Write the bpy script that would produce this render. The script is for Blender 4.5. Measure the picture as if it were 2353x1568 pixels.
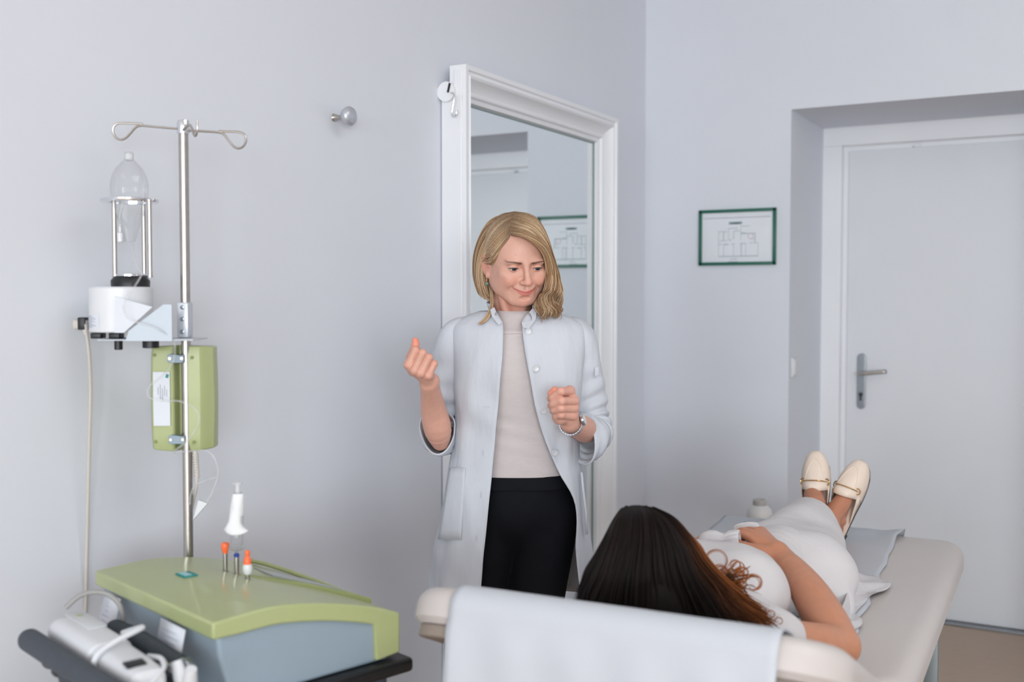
import bpy, bmesh, math, random
import numpy as np
from mathutils import Vector, Matrix
random.seed(7); rng = np.random.default_rng(7)
SC = bpy.context.scene
COL = SC.collection
for o in list(bpy.data.objects): bpy.data.objects.remove(o)

# ------------------------------------------------------------------ camera
HEAD = math.radians(28.9)                 # camera heading, left of +Y
FPX = 2480.0
PITCH = math.atan(101.0 / FPX)
CAM = np.array([0.0, 0.0, 1.43])
FW = np.array([-math.sin(HEAD), math.cos(HEAD), 0.0])
RT = np.array([math.cos(HEAD), math.sin(HEAD), 0.0])
UP = np.array([0.0, 0.0, 1.0])
cd = bpy.data.cameras.new('camera'); co = bpy.data.objects.new('camera', cd); COL.objects.link(co)
co.location = CAM; co.rotation_euler = (math.pi / 2 - PITCH, 0, HEAD)
cd.sensor_fit = 'HORIZONTAL'; cd.sensor_width = 36.0; cd.lens = 36.0 * FPX / 2353.0
cd.clip_start = 0.05; cd.clip_end = 60
cd.dof.use_dof = True; cd.dof.focus_distance = 2.62; cd.dof.aperture_fstop = 2.6
SC.camera = co

# ------------------------------------------------------------------ light
W = bpy.data.worlds.new('overcast_sky'); SC.world = W; W.use_nodes = True
bg = W.node_tree.nodes['Background']; bg.inputs[0].default_value = (0.80, 0.88, 1.0, 1); bg.inputs[1].default_value = 1.2
def area(name, loc, size, power, col, direction):
    L = bpy.data.lights.new(name, 'AREA'); L.shape = 'RECTANGLE'; L.size, L.size_y = size; L.energy = power; L.color = col
    o = bpy.data.objects.new(name, L); COL.objects.link(o); o.location = loc
    o.rotation_euler = Vector(direction).to_track_quat('-Z', 'Y').to_euler()
    return o
area('daylight_window_1', (0.0, -7.72, 1.72), (1.5, 1.9), 120, (0.895, 0.96, 1.0), (0, 1, 0.12))
area('daylight_window_2', (2.4, -7.72, 1.72), (1.5, 1.9), 96, (0.895, 0.96, 1.0), (0, 1, 0.12))
area('side_fill_light_1', (4.42, -6.4, 1.72), (1.6, 1.85), 185, (0.895, 0.96, 1.0), (-1, 0.9, 0.12))  # added side light, put in to brighten the left wall
area('side_fill_light_2', (4.42, -4.2, 1.72), (1.6, 1.85), 158, (0.895, 0.96, 1.0), (-1, 0.9, 0.12))  # second added side light for the left wall
area('overhead_fill_light', (1.15, 1.5, 3.04), (2.0, 2.0), 33, (0.92, 0.98, 1.0), (0, 0.001, -1))  # added overhead fill for the level surfaces; no fixture hangs here
SC.view_settings.view_transform = 'Standard'; SC.view_settings.look = 'None'
SC.view_settings.gamma = 1.0; SC.view_settings.use_curve_mapping = False; SC.view_settings.exposure = 0.0
try:
    SC.cycles.use_denoising = True; SC.cycles.max_bounces = 14; SC.cycles.diffuse_bounces = 8
    SC.cycles.transparent_max_bounces = 24; SC.cycles.transmission_bounces = 12; SC.cycles.glossy_bounces = 6
    SC.cycles.caustics_reflective = False; SC.cycles.caustics_refractive = False; SC.cycles.sample_clamp_indirect = 6
except Exception: pass

# ------------------------------------------------------------------ helpers
def lin(c):
    c = np.array(c, float) / 255.0
    return tuple(np.where(c <= 0.04045, c / 12.92, ((c + 0.055) / 1.055) ** 2.4))
def mat(name, srgb, rough=0.5, metal=0.0, noise=None, bump=None, spec=0.5, attr=None, coat=0.0, sss=0.0, stretch=None, sheen=0.0):
    m = bpy.data.materials.new(name); m.use_nodes = True; nt = m.node_tree; b = nt.nodes['Principled BSDF']
    base = lin(srgb)
    b.inputs['Base Color'].default_value = (*base, 1); b.inputs['Roughness'].default_value = rough
    b.inputs['Metallic'].default_value = metal; b.inputs['Specular IOR Level'].default_value = spec
    b.inputs['Coat Weight'].default_value = coat
    b.inputs['Sheen Weight'].default_value = sheen
    if sss:
        b.inputs['Subsurface Weight'].default_value = sss; b.inputs['Subsurface Radius'].default_value = (1.0, 0.35, 0.2)
        b.inputs['Subsurface Scale'].default_value = 0.006
    tc = nt.nodes.new('ShaderNodeTexCoord'); mp = nt.nodes.new('ShaderNodeMapping')
    nt.links.new(tc.outputs['Object'], mp.inputs[0])
    if stretch: mp.inputs['Scale'].default_value = stretch
    src = None
    if attr:
        a = nt.nodes.new('ShaderNodeAttribute'); a.attribute_name = attr; src = a.outputs['Color']
    n = noise or (12.0, 0.03)
    nz = nt.nodes.new('ShaderNodeTexNoise'); nz.inputs['Scale'].default_value = n[0]; nz.inputs['Detail'].default_value = 4
    nt.links.new(mp.outputs[0], nz.inputs[0])
    mr = nt.nodes.new('ShaderNodeMapRange'); mr.inputs['From Min'].default_value = 0.25; mr.inputs['From Max'].default_value = 0.75
    mr.inputs['To Min'].default_value = 1 - n[1]; mr.inputs['To Max'].default_value = 1 + n[1]
    nt.links.new(nz.outputs[0], mr.inputs[0])
    mx = nt.nodes.new('ShaderNodeVectorMath'); mx.operation = 'SCALE'
    if src: nt.links.new(src, mx.inputs[0])
    else: mx.inputs[0].default_value = base
    nt.links.new(mr.outputs[0], mx.inputs['Scale']); nt.links.new(mx.outputs[0], b.inputs['Base Color'])
    if bump:
        bz = nt.nodes.new('ShaderNodeTexNoise'); bz.inputs['Scale'].default_value = bump[0]; bz.inputs['Detail'].default_value = 3
        nt.links.new(mp.outputs[0], bz.inputs[0])
        bp = nt.nodes.new('ShaderNodeBump'); bp.inputs['Strength'].default_value = bump[1]; bp.inputs['Distance'].default_value = bump[2] if len(bump) > 2 else 0.002
        nt.links.new(bz.outputs[0], bp.inputs['Height']); nt.links.new(bp.outputs[0], b.inputs['Normal'])
    return m
def clearmat(name, tint=(1, 1, 1), amount=0.55, rough=0.03, haze=0.0):
    m = bpy.data.materials.new(name); m.use_nodes = True; nt = m.node_tree; nt.nodes.clear()
    out = nt.nodes.new('ShaderNodeOutputMaterial'); mix = nt.nodes.new('ShaderNodeMixShader')
    tr = nt.nodes.new('ShaderNodeBsdfTransparent'); tr.inputs[0].default_value = (*tint, 1)
    gl = nt.nodes.new('ShaderNodeBsdfGlossy'); gl.inputs['Roughness'].default_value = rough
    fr = nt.nodes.new('ShaderNodeLayerWeight'); fr.inputs[0].default_value = 0.22
    mu = nt.nodes.new('ShaderNodeMath'); mu.operation = 'MULTIPLY'; mu.inputs[1].default_value = amount
    nt.links.new(fr.outputs['Facing'], mu.inputs[0]); nt.links.new(mu.outputs[0], mix.inputs[0])
    a = tr.outputs[0]
    if haze:
        df = nt.nodes.new('ShaderNodeBsdfDiffuse'); nz = nt.nodes.new('ShaderNodeTexNoise'); nz.inputs['Scale'].default_value = 30
        cr = nt.nodes.new('ShaderNodeMapRange'); cr.inputs['To Min'].default_value = 0.75; cr.inputs['To Max'].default_value = 0.9
        nt.links.new(nz.outputs[0], cr.inputs[0]); nt.links.new(cr.outputs[0], df.inputs[0])
        m2 = nt.nodes.new('ShaderNodeMixShader'); m2.inputs[0].default_value = haze
        nt.links.new(a, m2.inputs[1]); nt.links.new(df.outputs[0], m2.inputs[2]); a = m2.outputs[0]
    nt.links.new(a, mix.inputs[1]); nt.links.new(gl.outputs[0], mix.inputs[2]); nt.links.new(mix.outputs[0], out.inputs[0])
    return m

class MB:
    """collects shapes in numpy, then links them as one mesh object"""
    def __init__(s): s.v = []; s.f = []; s.n = 0
    def add(s, v, f):
        v = np.asarray(v, float).reshape(-1, 3); s.v.append(v); k = s.n
        s.f += [tuple(i + k for i in q) for q in f]; s.n += len(v); return s
    def bm(s, bm):
        bm.verts.index_update()
        return s.add([v.co[:] for v in bm.verts], [[v.index for v in f.verts] for f in bm.faces])
    def box(s, c, size, bevel=0.0, seg=2, rot=None):
        bm = bmesh.new(); bmesh.ops.create_cube(bm, size=1.0)
        for v in bm.verts: v.co = Vector((v.co.x * size[0], v.co.y * size[1], v.co.z * size[2]))
        if bevel: bmesh.ops.bevel(bm, geom=list(bm.edges), offset=bevel, segments=seg, profile=0.5, affect='EDGES')
        M = Matrix.Translation(Vector(c)) @ (rot.to_4x4() if rot is not None else Matrix())
        bm.transform(M); s.bm(bm); bm.free(); return s
    def tube(s, pts, r, n=10, caps=True, sc=None, up=None):
        p = np.asarray(pts, float); m = len(p); r = np.broadcast_to(np.asarray(r, float), (m,))
        t = np.gradient(p, axis=0); t /= np.maximum(np.linalg.norm(t, axis=1)[:, None], 1e-9)
        u = np.array(up if up is not None else [0, 0, 1.0])
        if abs(u @ t[0]) > 0.95: u = np.array([1.0, 0.1, 0])
        V = []; a = np.linspace(0, 2 * np.pi, n, endpoint=False)
        for i in range(m):
            u = u - (u @ t[i]) * t[i]; u /= np.linalg.norm(u); w = np.cross(t[i], u)
            k = (1, 1) if sc is None else sc[i] if np.ndim(sc) > 1 else sc
            V.append(p[i] + r[i] * (k[0] * np.cos(a)[:, None] * u + k[1] * np.sin(a)[:, None] * w))
        F = [(i * n + j, i * n + (j + 1) % n, (i + 1) * n + (j + 1) % n, (i + 1) * n + j) for i in range(m - 1) for j in range(n)]
        if caps: F += [tuple(range(n - 1, -1, -1)), tuple(range((m - 1) * n, m * n))]
        return s.add(np.concatenate(V), F)
    def lathe(s, prof, c=(0, 0, 0), n=32, axis=None, caps=False):
        a = np.linspace(0, 2 * np.pi, n, endpoint=False); V = []
        for r, z in prof: V.append(np.stack([r * np.cos(a), r * np.sin(a), np.full(n, z)], 1))
        V = np.concatenate(V); m = len(prof)
        F = [(i * n + j, i * n + (j + 1) % n, (i + 1) * n + (j + 1) % n, (i + 1) * n + j) for i in range(m - 1) for j in range(n)]
        if caps: F += [tuple(range(n - 1, -1, -1)), tuple(range((m - 1) * n, m * n))]
        if axis is not None:
            q = np.array(Vector((0, 0, 1)).rotation_difference(Vector(axis)).to_matrix()); V = V @ q.T
        return s.add(V + np.array(c), F)
    def loft(s, rings, closed=True, caps=False):
        rings = np.asarray(rings, float); m, n = rings.shape[:2]
        F = [(i * n + j, i * n + (j + 1) % n, (i + 1) * n + (j + 1) % n, (i + 1) * n + j)
             for i in range(m - 1) for j in range(n if closed else n - 1)]
        if caps: F += [tuple(range(n - 1, -1, -1)), tuple(range((m - 1) * n, m * n))]
        return s.add(rings.reshape(-1, 3), F)
    def prism(s, poly, d0, d1, axes=(0, 2, 1)):
        """polygon in two axes, extruded along the third"""
        n = len(poly); V = np.zeros((2 * n, 3))
        for k, d in enumerate((d0, d1)):
            for i, (a, b) in enumerate(poly): V[k * n + i, axes[0]] = a; V[k * n + i, axes[1]] = b; V[k * n + i, axes[2]] = d
        F = [(i, (i + 1) % n, n + (i + 1) % n, n + i) for i in range(n)] + [tuple(range(n - 1, -1, -1)), tuple(range(n, 2 * n))]
        return s.add(V, F)
    def xf(s, M):
        M = np.array(M); s.v = [v @ M[:3, :3].T + M[:3, 3] for v in s.v]; return s
    def build(s, name, m, parent=None, world=False, smooth=40, solid=0.0, subs=0, bevel=0.0, col=None, fix=True):
        V = np.concatenate(s.v)
        if world and parent is not None:
            Mi = np.array(parent.matrix_basis.inverted()); V = V @ Mi[:3, :3].T + Mi[:3, 3]
        me = bpy.data.meshes.new(name); me.from_pydata(V.tolist(), [], s.f); me.validate()
        if fix:
            bm = bmesh.new(); bm.from_mesh(me); bmesh.ops.recalc_face_normals(bm, faces=bm.faces); bm.to_mesh(me); bm.free()
        if col is not None and len(me.vertices) == len(col):
            at = me.color_attributes.new('col', 'FLOAT_COLOR', 'POINT')
            at.data.foreach_set('color', np.concatenate([col, np.ones((len(col), 1))], 1).astype(np.float32).ravel())
        if smooth: me.shade_smooth(); me.set_sharp_from_angle(angle=math.radians(smooth))
        me.materials.append(m); o = bpy.data.objects.new(name, me); COL.objects.link(o)
        if parent is not None: o.parent = parent
        if bevel:
            md = o.modifiers.new('bevel', 'BEVEL'); md.width = bevel; md.segments = 3; md.limit_method = 'ANGLE'; md.angle_limit = math.radians(35)
        if solid:
            md = o.modifiers.new('cloth', 'SOLIDIFY'); md.thickness = solid; md.offset = 0
        if subs:
            md = o.modifiers.new('smooth', 'SUBSURF'); md.levels = subs; md.render_levels = subs
        return o
def tag(o, label=None, cat=None, group=None, kind=None):
    if label: o['label'] = label
    if cat: o['category'] = cat
    if group: o['group'] = group
    if kind: o['kind'] = kind
    return o
def empty(name, loc, rz=0.0, label=None, cat=None, group=None, kind=None):
    o = bpy.data.objects.new(name, None); COL.objects.link(o); o.empty_display_size = 0.1
    o.location = loc; o.rotation_euler = (0, 0, rz); o.matrix_basis = Matrix.Translation(Vector(loc)) @ Matrix.Rotation(rz, 4, 'Z')
    return tag(o, label, cat, group, kind)
def spline(pts, n=60):
    """Catmull-Rom through pts (any dimension)"""
    p = np.asarray(pts, float); p = np.concatenate([[2 * p[0] - p[1]], p, [2 * p[-1] - p[-2]]])
    m = len(p) - 3; out = []
    for t in np.linspace(0, m, n):
        i = min(int(t), m - 1); u = t - i; a, b, c, d = p[i:i + 4]
        out.append(0.5 * (2 * b + (c - a) * u + (2 * a - 5 * b + 4 * c - d) * u * u + (3 * b - a - 3 * c + d) * u ** 3))
    return np.array(out)
# picture point -> point of the room at a chosen distance or plane (the way the room was surveyed)
_cf = FW * math.cos(PITCH) - UP * math.sin(PITCH); _cu = FW * math.sin(PITCH) + UP * math.cos(PITCH)
def _ray(px, py): return _cf + (px - 1176.5) / FPX * RT + (784 - py) / FPX * _cu
def at(px, py, d): r = _ray(px, py); return CAM + r * d / (r @ FW)
def at_z(px, py, z): r = _ray(px, py); return CAM + r * (z - CAM[2]) / r[2]
def at_x(px, py, x): r = _ray(px, py); return CAM + r * x / r[0]
def at_y(px, py, y): r = _ray(px, py); return CAM + r * y / r[1]
def ats(L): return np.array([at(*q) for q in L])
def RF(r, f, z=0.0): return RT * r + FW * f + UP * z

# ------------------------------------------------------------------ materials
M = {}
M['wall'] = mat('white_wall_paint', (219, 222, 229), 0.85, noise=(2.0, 0.012), bump=(90, 0.05))
M['ceiling'] = mat('white_ceiling_paint', (236, 236, 236), 0.9)
M['floor'] = mat('beige_floor_vinyl', (176, 154, 134), 0.5, noise=(9, 0.06), bump=(60, 0.05), stretch=(1, 6, 1))
M['trim'] = mat('white_gloss_paint', (232, 233, 236), 0.35, noise=(6, 0.01))
M['door'] = mat('white_door_lacquer', (218, 220, 224), 0.38, noise=(3, 0.01))
M['steel'] = mat('brushed_steel', (186, 180, 174), 0.3, 1.0, noise=(60, 0.06))
M['steel_dark'] = mat('satin_steel', (150, 155, 160), 0.35, 1.0, noise=(60, 0.05))
M['chrome'] = mat('polished_chrome', (225, 226, 230), 0.08, 1.0)
M['black'] = mat('black_plastic', (22, 23, 26), 0.42)
M['dark'] = mat('dark_grey_plastic', (62, 68, 76), 0.6, noise=(40, 0.06), bump=(300, 0.1))
M['white_plastic'] = mat('white_plastic', (214, 215, 218), 0.35)
M['grey_body'] = mat('blue_grey_plastic', (140, 156, 168), 0.45, noise=(5, 0.02))
M['green'] = mat('lime_green_plastic', (166, 174, 124), 0.32, noise=(4, 0.015), coat=0.2)
M['orange'] = mat('orange_plastic', (255, 112, 62), 0.4)
M['label'] = mat('white_label', (212, 215, 222), 0.55)
M['ink'] = mat('grey_print', (120, 126, 138), 0.7)
M['teal'] = mat('teal_print', (40, 130, 128), 0.6)
M['blue'] = mat('blue_print', (45, 70, 150), 0.6)
M['cord'] = mat('beige_cable', (196, 190, 182), 0.5)
M['clear'] = clearmat('clear_tubing', (0.97, 0.975, 0.98), 0.5, 0.1, 0.16)
M['glass'] = clearmat('clear_glass', (0.985, 0.99, 0.992), 0.85, 0.02)
M['film'] = clearmat('plastic_sleeve', (0.95, 0.96, 0.98), 0.5, 0.1, 0.45)
M['vinyl'] = mat('cream_vinyl', (194, 186, 182), 0.38, noise=(10, 0.012), bump=(220, 0.05))
M['paper'] = mat('white_couch_paper', (188, 191, 197), 0.7, noise=(8, 0.008), bump=(14, 0.12))
M['green_frame'] = mat('dark_green_frame', (12, 92, 74), 0.4)
M['print'] = mat('white_print_paper', (226, 229, 234), 0.5)
M['plan_ink'] = mat('grey_green_plan_ink', (150, 168, 172), 0.7)
M['mirror'] = mat('mirror_silver', (236, 241, 242), 0.005, 1.0, noise=(1, 0.0))
M['mirror_edge'] = mat('mirror_bevel_glass', (150, 166, 166), 0.5, 0.0)
# ------------------------------------------------------------------ the room
WX, WY, RX, RX2, RZ, DY = -1.785, 4.44, -1.148, -0.03, 2.196, 5.0
def struct(name, mb, m, parent=None, **k):
    o = mb.build(name, m, parent, smooth=0, **k); o['kind'] = 'structure'; return o
struct('floor', MB().box((1.36, -1.3, -0.05), (6.9, 14, 0.1)), M['floor'])
struct('ceiling', MB().box((1.36, -1.3, 3.15), (6.9, 14, 0.1)), M['ceiling'])
struct('wall_left', MB().box((WX - 0.1, -1.4, 1.55), (0.2, 13.5, 3.1)), M['wall'])
b = MB()
b.box(((WX + RX) / 2, WY + 0.4, 1.55), (RX - WX, 0.8, 3.1)); b.box(((RX + RX2) / 2, WY + 0.4, (RZ + 3.1) / 2), (RX2 - RX, 0.8, 3.1 - RZ))
b.box(((RX2 + 4.5) / 2, WY + 0.4, 1.55), (4.5 - RX2, 0.8, 3.1))
struct('wall_right', b, M['wall'])
# the window wall behind the viewer, and the side wall with added windows
def wall_with_windows(name, along, const, thick, lo, hi, wins, n0):
    b = MB(); segs = []; x = lo
    def bx(a0, a1, z0, z1):
        c = [(a0 + a1) / 2, const, (z0 + z1) / 2]; s = [a1 - a0, thick, z1 - z0]
        if along == 'y': c = [c[1], c[0], c[2]]; s = [s[1], s[0], s[2]]
        b.box(c, s)
    for a0, a1 in wins:
        bx(x, a0, 0, 3.1); bx(a0, a1, 0, 0.75); bx(a0, a1, 2.7, 3.1); x = a1
    bx(x, hi, 0, 3.1); struct(name, b, M['wall'])
    for i, (a0, a1) in enumerate(wins):
        w = empty('window_%d' % (n0 + i), (0, 0, 0), kind='structure'); m = (a0 + a1) / 2
        fr = MB()
        for q in ((a0 + 0.03, 1.725, 0.06, 1.95), (a1 - 0.03, 1.725, 0.06, 1.95), (m, 1.725, 0.06, 1.95), (m, 0.78, a1 - a0, 0.06), (m, 2.67, a1 - a0, 0.06)):
            c = [q[0], const, q[1]]; s = [q[2], 0.06, q[3]]
            if along == 'y': c = [c[1], c[0], c[2]]; s = [s[1], s[0], s[2]]
            fr.box(c, s)
        struct('window_frame', fr, M['trim'], w)
        for a, c2 in ((a0, m), (m, a1)):
            c = [(a + c2) / 2, const, 1.725]; s = [c2 - a - 0.09, 0.012, 1.84]
            if along == 'y': c = [c[1], c[0], c[2]]; s = [s[1], s[0], s[2]]
            struct('window_pane', MB().box(c, s), M['glass'], w)
wall_with_windows('wall_front', 'x', -8.0, 0.2, WX, 4.5, [(-0.75, 0.75), (1.65, 3.15)], 1)
wall_with_windows('wall_side', 'y', 4.6, 0.2, -8.1, 5.2, [(-7.2, -5.6), (-5.0, -3.4)], 3)  # unseen side windows, added for light on the left wall
# door recess: frame and leaf
t = empty('trim_1', (0, 0, 0), kind='structure')
b = MB()
JW = 0.085
for x0, x1 in ((RX, RX + JW), (RX2 - JW, RX2)):
    b.box(((x0 + x1) / 2, DY + 0.06, (RZ - JW) / 2), (x1 - x0, 0.12, RZ - JW), 0.002)
b.box(((RX + RX2) / 2, DY + 0.06, RZ - JW / 2), (RX2 - RX, 0.12, JW), 0.003)
struct('frame', b, M['trim'], t)
b = MB()                                   # inner stop, one step back
for x in (RX + JW + 0.011, RX2 - JW - 0.011): b.box((x, DY + 0.085, (RZ - JW) / 2), (0.024, 0.07, RZ - JW), 0.0)
b.box(((RX + RX2) / 2, DY + 0.085, RZ - JW - 0.011), (RX2 - RX - 2 * JW - 0.046, 0.07, 0.024), 0.0)
struct('stop', b, M['trim'], t)
d = empty('door_1', (0, 0, 0), kind='structure')
struct('leaf', MB().box(((RX + RX2) / 2, DY + 0.062, 1.05 + 0.0), (RX2 - RX - 2 * JW - 0.046, 0.044, 2.08), 0.003), M['door'], d)
struct('threshold', MB().box(((RX + RX2) / 2, DY + 0.02, 0.004), (RX2 - RX, 0.06, 0.008), 0.002), M['steel_dark'], d)
HX = -0.972
def rounded_plate(w, h, n=10):
    a = np.linspace(0, np.pi, n); r = w / 2
    return [(r * math.cos(q), h / 2 - r + r * math.sin(q)) for q in a] + [(-r * math.cos(q), -h / 2 + r - r * math.sin(q)) for q in a]
hp = struct('handle_plate', MB().prism([(HX + x, 1.049 + z) for x, z in rounded_plate(0.036, 0.25)], DY + 0.041, DY + 0.03), M['steel_dark'], d, bevel=0.003)
lv = spline([(HX, DY + 0.03, 1.085), (HX, DY - 0.012, 1.086), (HX + 0.012, DY - 0.022, 1.087), (HX + 0.04, DY - 0.022, 1.09), (HX + 0.118, DY - 0.018, 1.1)], 24)
struct('lever', MB().tube(lv, 0.009, 12), M['steel'], hp).data.shade_smooth()
struct('lock_cylinder', MB().lathe([(0.0, 0), (0.0085, 0), (0.0085, 0.012), (0, 0.012)], (HX, DY + 0.034, 0.99), 16, (0, -1, 0)).box((HX, DY + 0.024, 0.976), (0.007, 0.012, 0.028)), M['black'], hp)
struct('hook_plate', MB().box((-0.745, DY + 0.032, RZ - JW - 0.018), (0.03, 0.012, 0.012), 0.003), M['trim'], d)

# ------------------------------------------------------------------ light switch in the reveal
t = empty('light_switch', (RX, 4.512, 1.137), label='small white light switch on the side of the door recess', cat='switch')
MB().box((RX + 0.005, 4.512, 1.137), (0.01, 0.075, 0.082), 0.003).build('plate', M['white_plastic'], t, True)
MB().box((RX + 0.0115, 4.512, 1.137), (0.006, 0.055, 0.06), 0.002).build('rocker', M['white_plastic'], t, True)

# ------------------------------------------------------------------ framed floor plan on the right wall
t = empty('framed_plan', (-1.37, WY, 1.68), label='dark green framed floor plan hung on the white wall by the door recess', cat='picture')
PX0, PX1, PZ0, PZ1 = -1.535, -1.2035, 1.564, 1.799
fw = 0.0135
for nm, c, s in (('frame_rail', (-1.369, PZ1 - fw / 2), (PX1 - PX0, fw)), ('frame_rail', (-1.369, PZ0 + fw / 2), (PX1 - PX0, fw)),
             ('frame_stile', (PX0 + fw / 2, 1.6815), (fw, PZ1 - PZ0)), ('frame_stile', (PX1 - fw / 2, 1.6815), (fw, PZ1 - PZ0))):
    MB().box((c[0], WY - 0.007, c[1]), (s[0], 0.014, s[1]), 0.0015).build(nm, M['green_frame'], t, True)
MB().box((-1.369, WY - 0.004, 1.6815), (PX1 - PX0 - 0.02, 0.004, PZ1 - PZ0 - 0.02)).build('sheet', M['print'], t, True)
b = MB()
def pl(x0, y0, x1, y1, w=2.2):            # plan line, in crop units of the survey (69..690, 62..535)
    X = lambda x: PX0 + (x - 69) / 620.0 * (PX1 - PX0); Zf = lambda y, x=0: PZ1 - (y - (80 - (x - 69) / 620 * 18)) / (537 - (80 - (x - 69) / 620 * 18)) * (PZ1 - PZ0)
    xa, xb = X(x0), X(x1); za, zb = Zf(y0, x0), Zf(y1, x1); k = w * 0.0005
    b.box(((xa + xb) / 2, WY - 0.0064, (za + zb) / 2), (abs(xa - xb) + k, 0.0006, abs(za - zb) + k))
for q in ((230, 258, 300, 258), (230, 258, 230, 465), (230, 465, 547, 460), (547, 460, 547, 354), (270, 258, 272, 334), (310, 230, 310, 325), (310, 230, 378, 230),
          (378, 230, 378, 253), (355, 253, 410, 253), (353, 253, 352, 322), (410, 213, 410, 330), (410, 213, 476, 213), (412, 272, 440, 272, 8), (440, 276, 524, 272),
          (524, 272, 522, 354), (490, 320, 522, 320), (478, 354, 547, 354), (236, 334, 300, 332), (236, 363, 250, 363, 5), (272, 363, 310, 363, 6), (272, 363, 272, 465),
          (335, 361, 360, 361, 4), (352, 361, 352, 463), (403, 358, 450, 358, 4), (414, 360, 416, 462), (450, 358, 450, 461), (330, 340, 330, 320), (310, 328, 330, 326)):
    pl(*q)
b.build('floor_plan_lines', M['plan_ink'], t, True, smooth=0)
b = MB(); pl(322, 187, 410, 187, 20); b.build('title_bar', M['plan_ink'], t, True, smooth=0)
b = MB(); pl(335, 188, 400, 188, 6); pl(325, 486, 380, 486, 3); pl(310, 508, 385, 508, 3); pl(105, 150, 640, 134, 1); b.build('caption_lines', M['ink'], t, True, smooth=0)['kind'] = 'stuff'
a = np.linspace(0, 2 * np.pi, 20)
cxp, czp = PX0 + (488 - 69) / 620 * (PX1 - PX0), PZ1 - (296 - 68) / 470 * (PZ1 - PZ0)
MB().tube([(cxp + 0.0115 * math.cos(q), WY - 0.0065, czp + 0.0115 * math.sin(q)) for q in a], 0.0007, 5).build('marker_ring', mat('red_print', (190, 130, 140), 0.7), t, True)

# ------------------------------------------------------------------ wall knob
kc = at_x(803, 267, -1.735)
t = empty('coat_peg', (WX, kc[1], kc[2]), label='round brushed metal coat peg fixed to the bare left wall', cat='coat peg')
MB().lathe([(0.0, 0), (0.011, 0), (0.009, 0.004), (0.0055, 0.016), (0.0055, 0.03), (0.008, 0.034)], (WX, kc[1], kc[2]), 20, (1, 0, 0)).build('stem', M['steel'], t, True)
MB().lathe([(0.0, 0.030), (0.012, 0.031), (0.020, 0.036), (0.0252, 0.046), (0.0255, 0.052), (0.022, 0.058), (0.012, 0.062), (0.0, 0.063)], (WX, kc[1], kc[2]), 32, (1, 0, 0)).build('knob_head', mat('satin_knob_metal', (190, 193, 200), 0.35, 0.55), t, True)

# ------------------------------------------------------------------ tall mirror standing against the left wall
MY0, MY1, MZ, MG = 2.79, 3.94, 2.128, -1.758
t = empty('wall_mirror', (WX, (MY0 + MY1) / 2, 0), label='tall mirror in a moulded white frame standing behind the woman in the white coat', cat='mirror')
prof = [(0.0, 0.03), (0.0, 0.088), (0.014, 0.088), (0.018, 0.080), (0.026, 0.080), (0.03, 0.086), (0.036, 0.082), (0.042, 0.072), (0.055, 0.06), (0.070, 0.053), (0.074, 0.056),
        (0.080, 0.054), (0.085, 0.046), (0.097, 0.042), (0.100, 0.030)]      # distance in from the outer edge, height off the wall
def moulding(p0, p1, inward, name):
    """strip of frame with mitred ends; p0, p1 = outer corners (y, z)"""
    p0, p1, inw = np.array(p0, float), np.array(p1, float), np.array(inward, float); d = (p1 - p0) / np.linalg.norm(p1 - p0); R = []
    for e, sgn in ((p0, 1), (p1, -1)):
        mit = sgn
        R.append([(WX + hgt, *(e + inw * u + d * (u * mit if mitre[0 if sgn > 0 else 1] else 0))) for u, hgt in prof])
    R = np.array(R); bb = MB(); bb.loft(R, closed=True, caps=True); return bb.build(name, M['trim'], t, True, smooth=25)
mitre = (1, 1); moulding((MY0, MZ), (MY1, MZ), (0, -1), 'top_rail')
mitre = (0, 1); moulding((MY0, 0.0), (MY0, MZ), (1, 0), 'left_stile'); moulding((MY1, 0.0), (MY1, MZ), (-1, 0), 'right_stile')
mitre = (1, 1); moulding((MY1, 0.0), (MY0, 0.0), (0, 1), 'bottom_rail')
MB().box((MG - 0.003, (MY0 + MY1) / 2, MZ / 2), (0.006, MY1 - MY0 - 0.17, MZ - 0.17)).build('mirror_glass', M['mirror'], t, True, smooth=0)
b = MB(); g0, g1, gz = MY0 + 0.1, MY1 - 0.1, MZ - 0.1
b.box((MG + 0.002, g1 - 0.002, MZ / 2), (0.004, 0.004, MZ - 0.2)); b.box((MG + 0.002, (g0 + g1) / 2, gz - 0.002), (0.004, g1 - g0, 0.004))
b.build('glass_edge', M['mirror_edge'], t, True, smooth=0)
b = MB(); b.box((WX + 0.01, (MY0 + MY1) / 2 + 0.01, 1.03), (0.018, MY1 - MY0 - 0.04, 2.06), 0.004)
b.build('backing_board', M['trim'], t, True, smooth=0)
MB().box((WX + 0.04, MY0 + 0.005, 1.02), (0.074, 0.024, 2.04), 0.004).box((WX + 0.062, MY0 + 0.004, 2.07), (0.03, 0.02, 0.09), 0.003).build('side_batten', M['trim'], t, True, smooth=0)
b = MB().lathe([(0, 0), (0.03, 0), (0.03, 0.016), (0, 0.016)], (WX + 0.028, MY0 - 0.004, 2.048), 24, (0, -1, 0))
b.build('hanging_plate', M['trim'], t, True)
MB().box((WX + 0.04, MY0 - 0.0215, 2.058), (0.006, 0.003, 0.028), rot=Matrix.Rotation(0.25, 3, 'Y')).build('slot', M['black'], t, True)
hk = [(WX + 0.047, MY0 - 0.022, 2.042), (WX + 0.056, MY0 - 0.022, 2.040), (WX + 0.06, MY0 - 0.022, 2.026), (WX + 0.054, MY0 - 0.022, 1.995), (WX + 0.052, MY0 - 0.022, 1.978),
      (WX + 0.059, MY0 - 0.022, 1.971), (WX + 0.067, MY0 - 0.022, 1.978), (WX + 0.069, MY0 - 0.022, 1.99)]
MB().tube(spline(hk, 30), 0.0022, 8).build('s_hook', M['chrome'], t, True)
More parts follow.
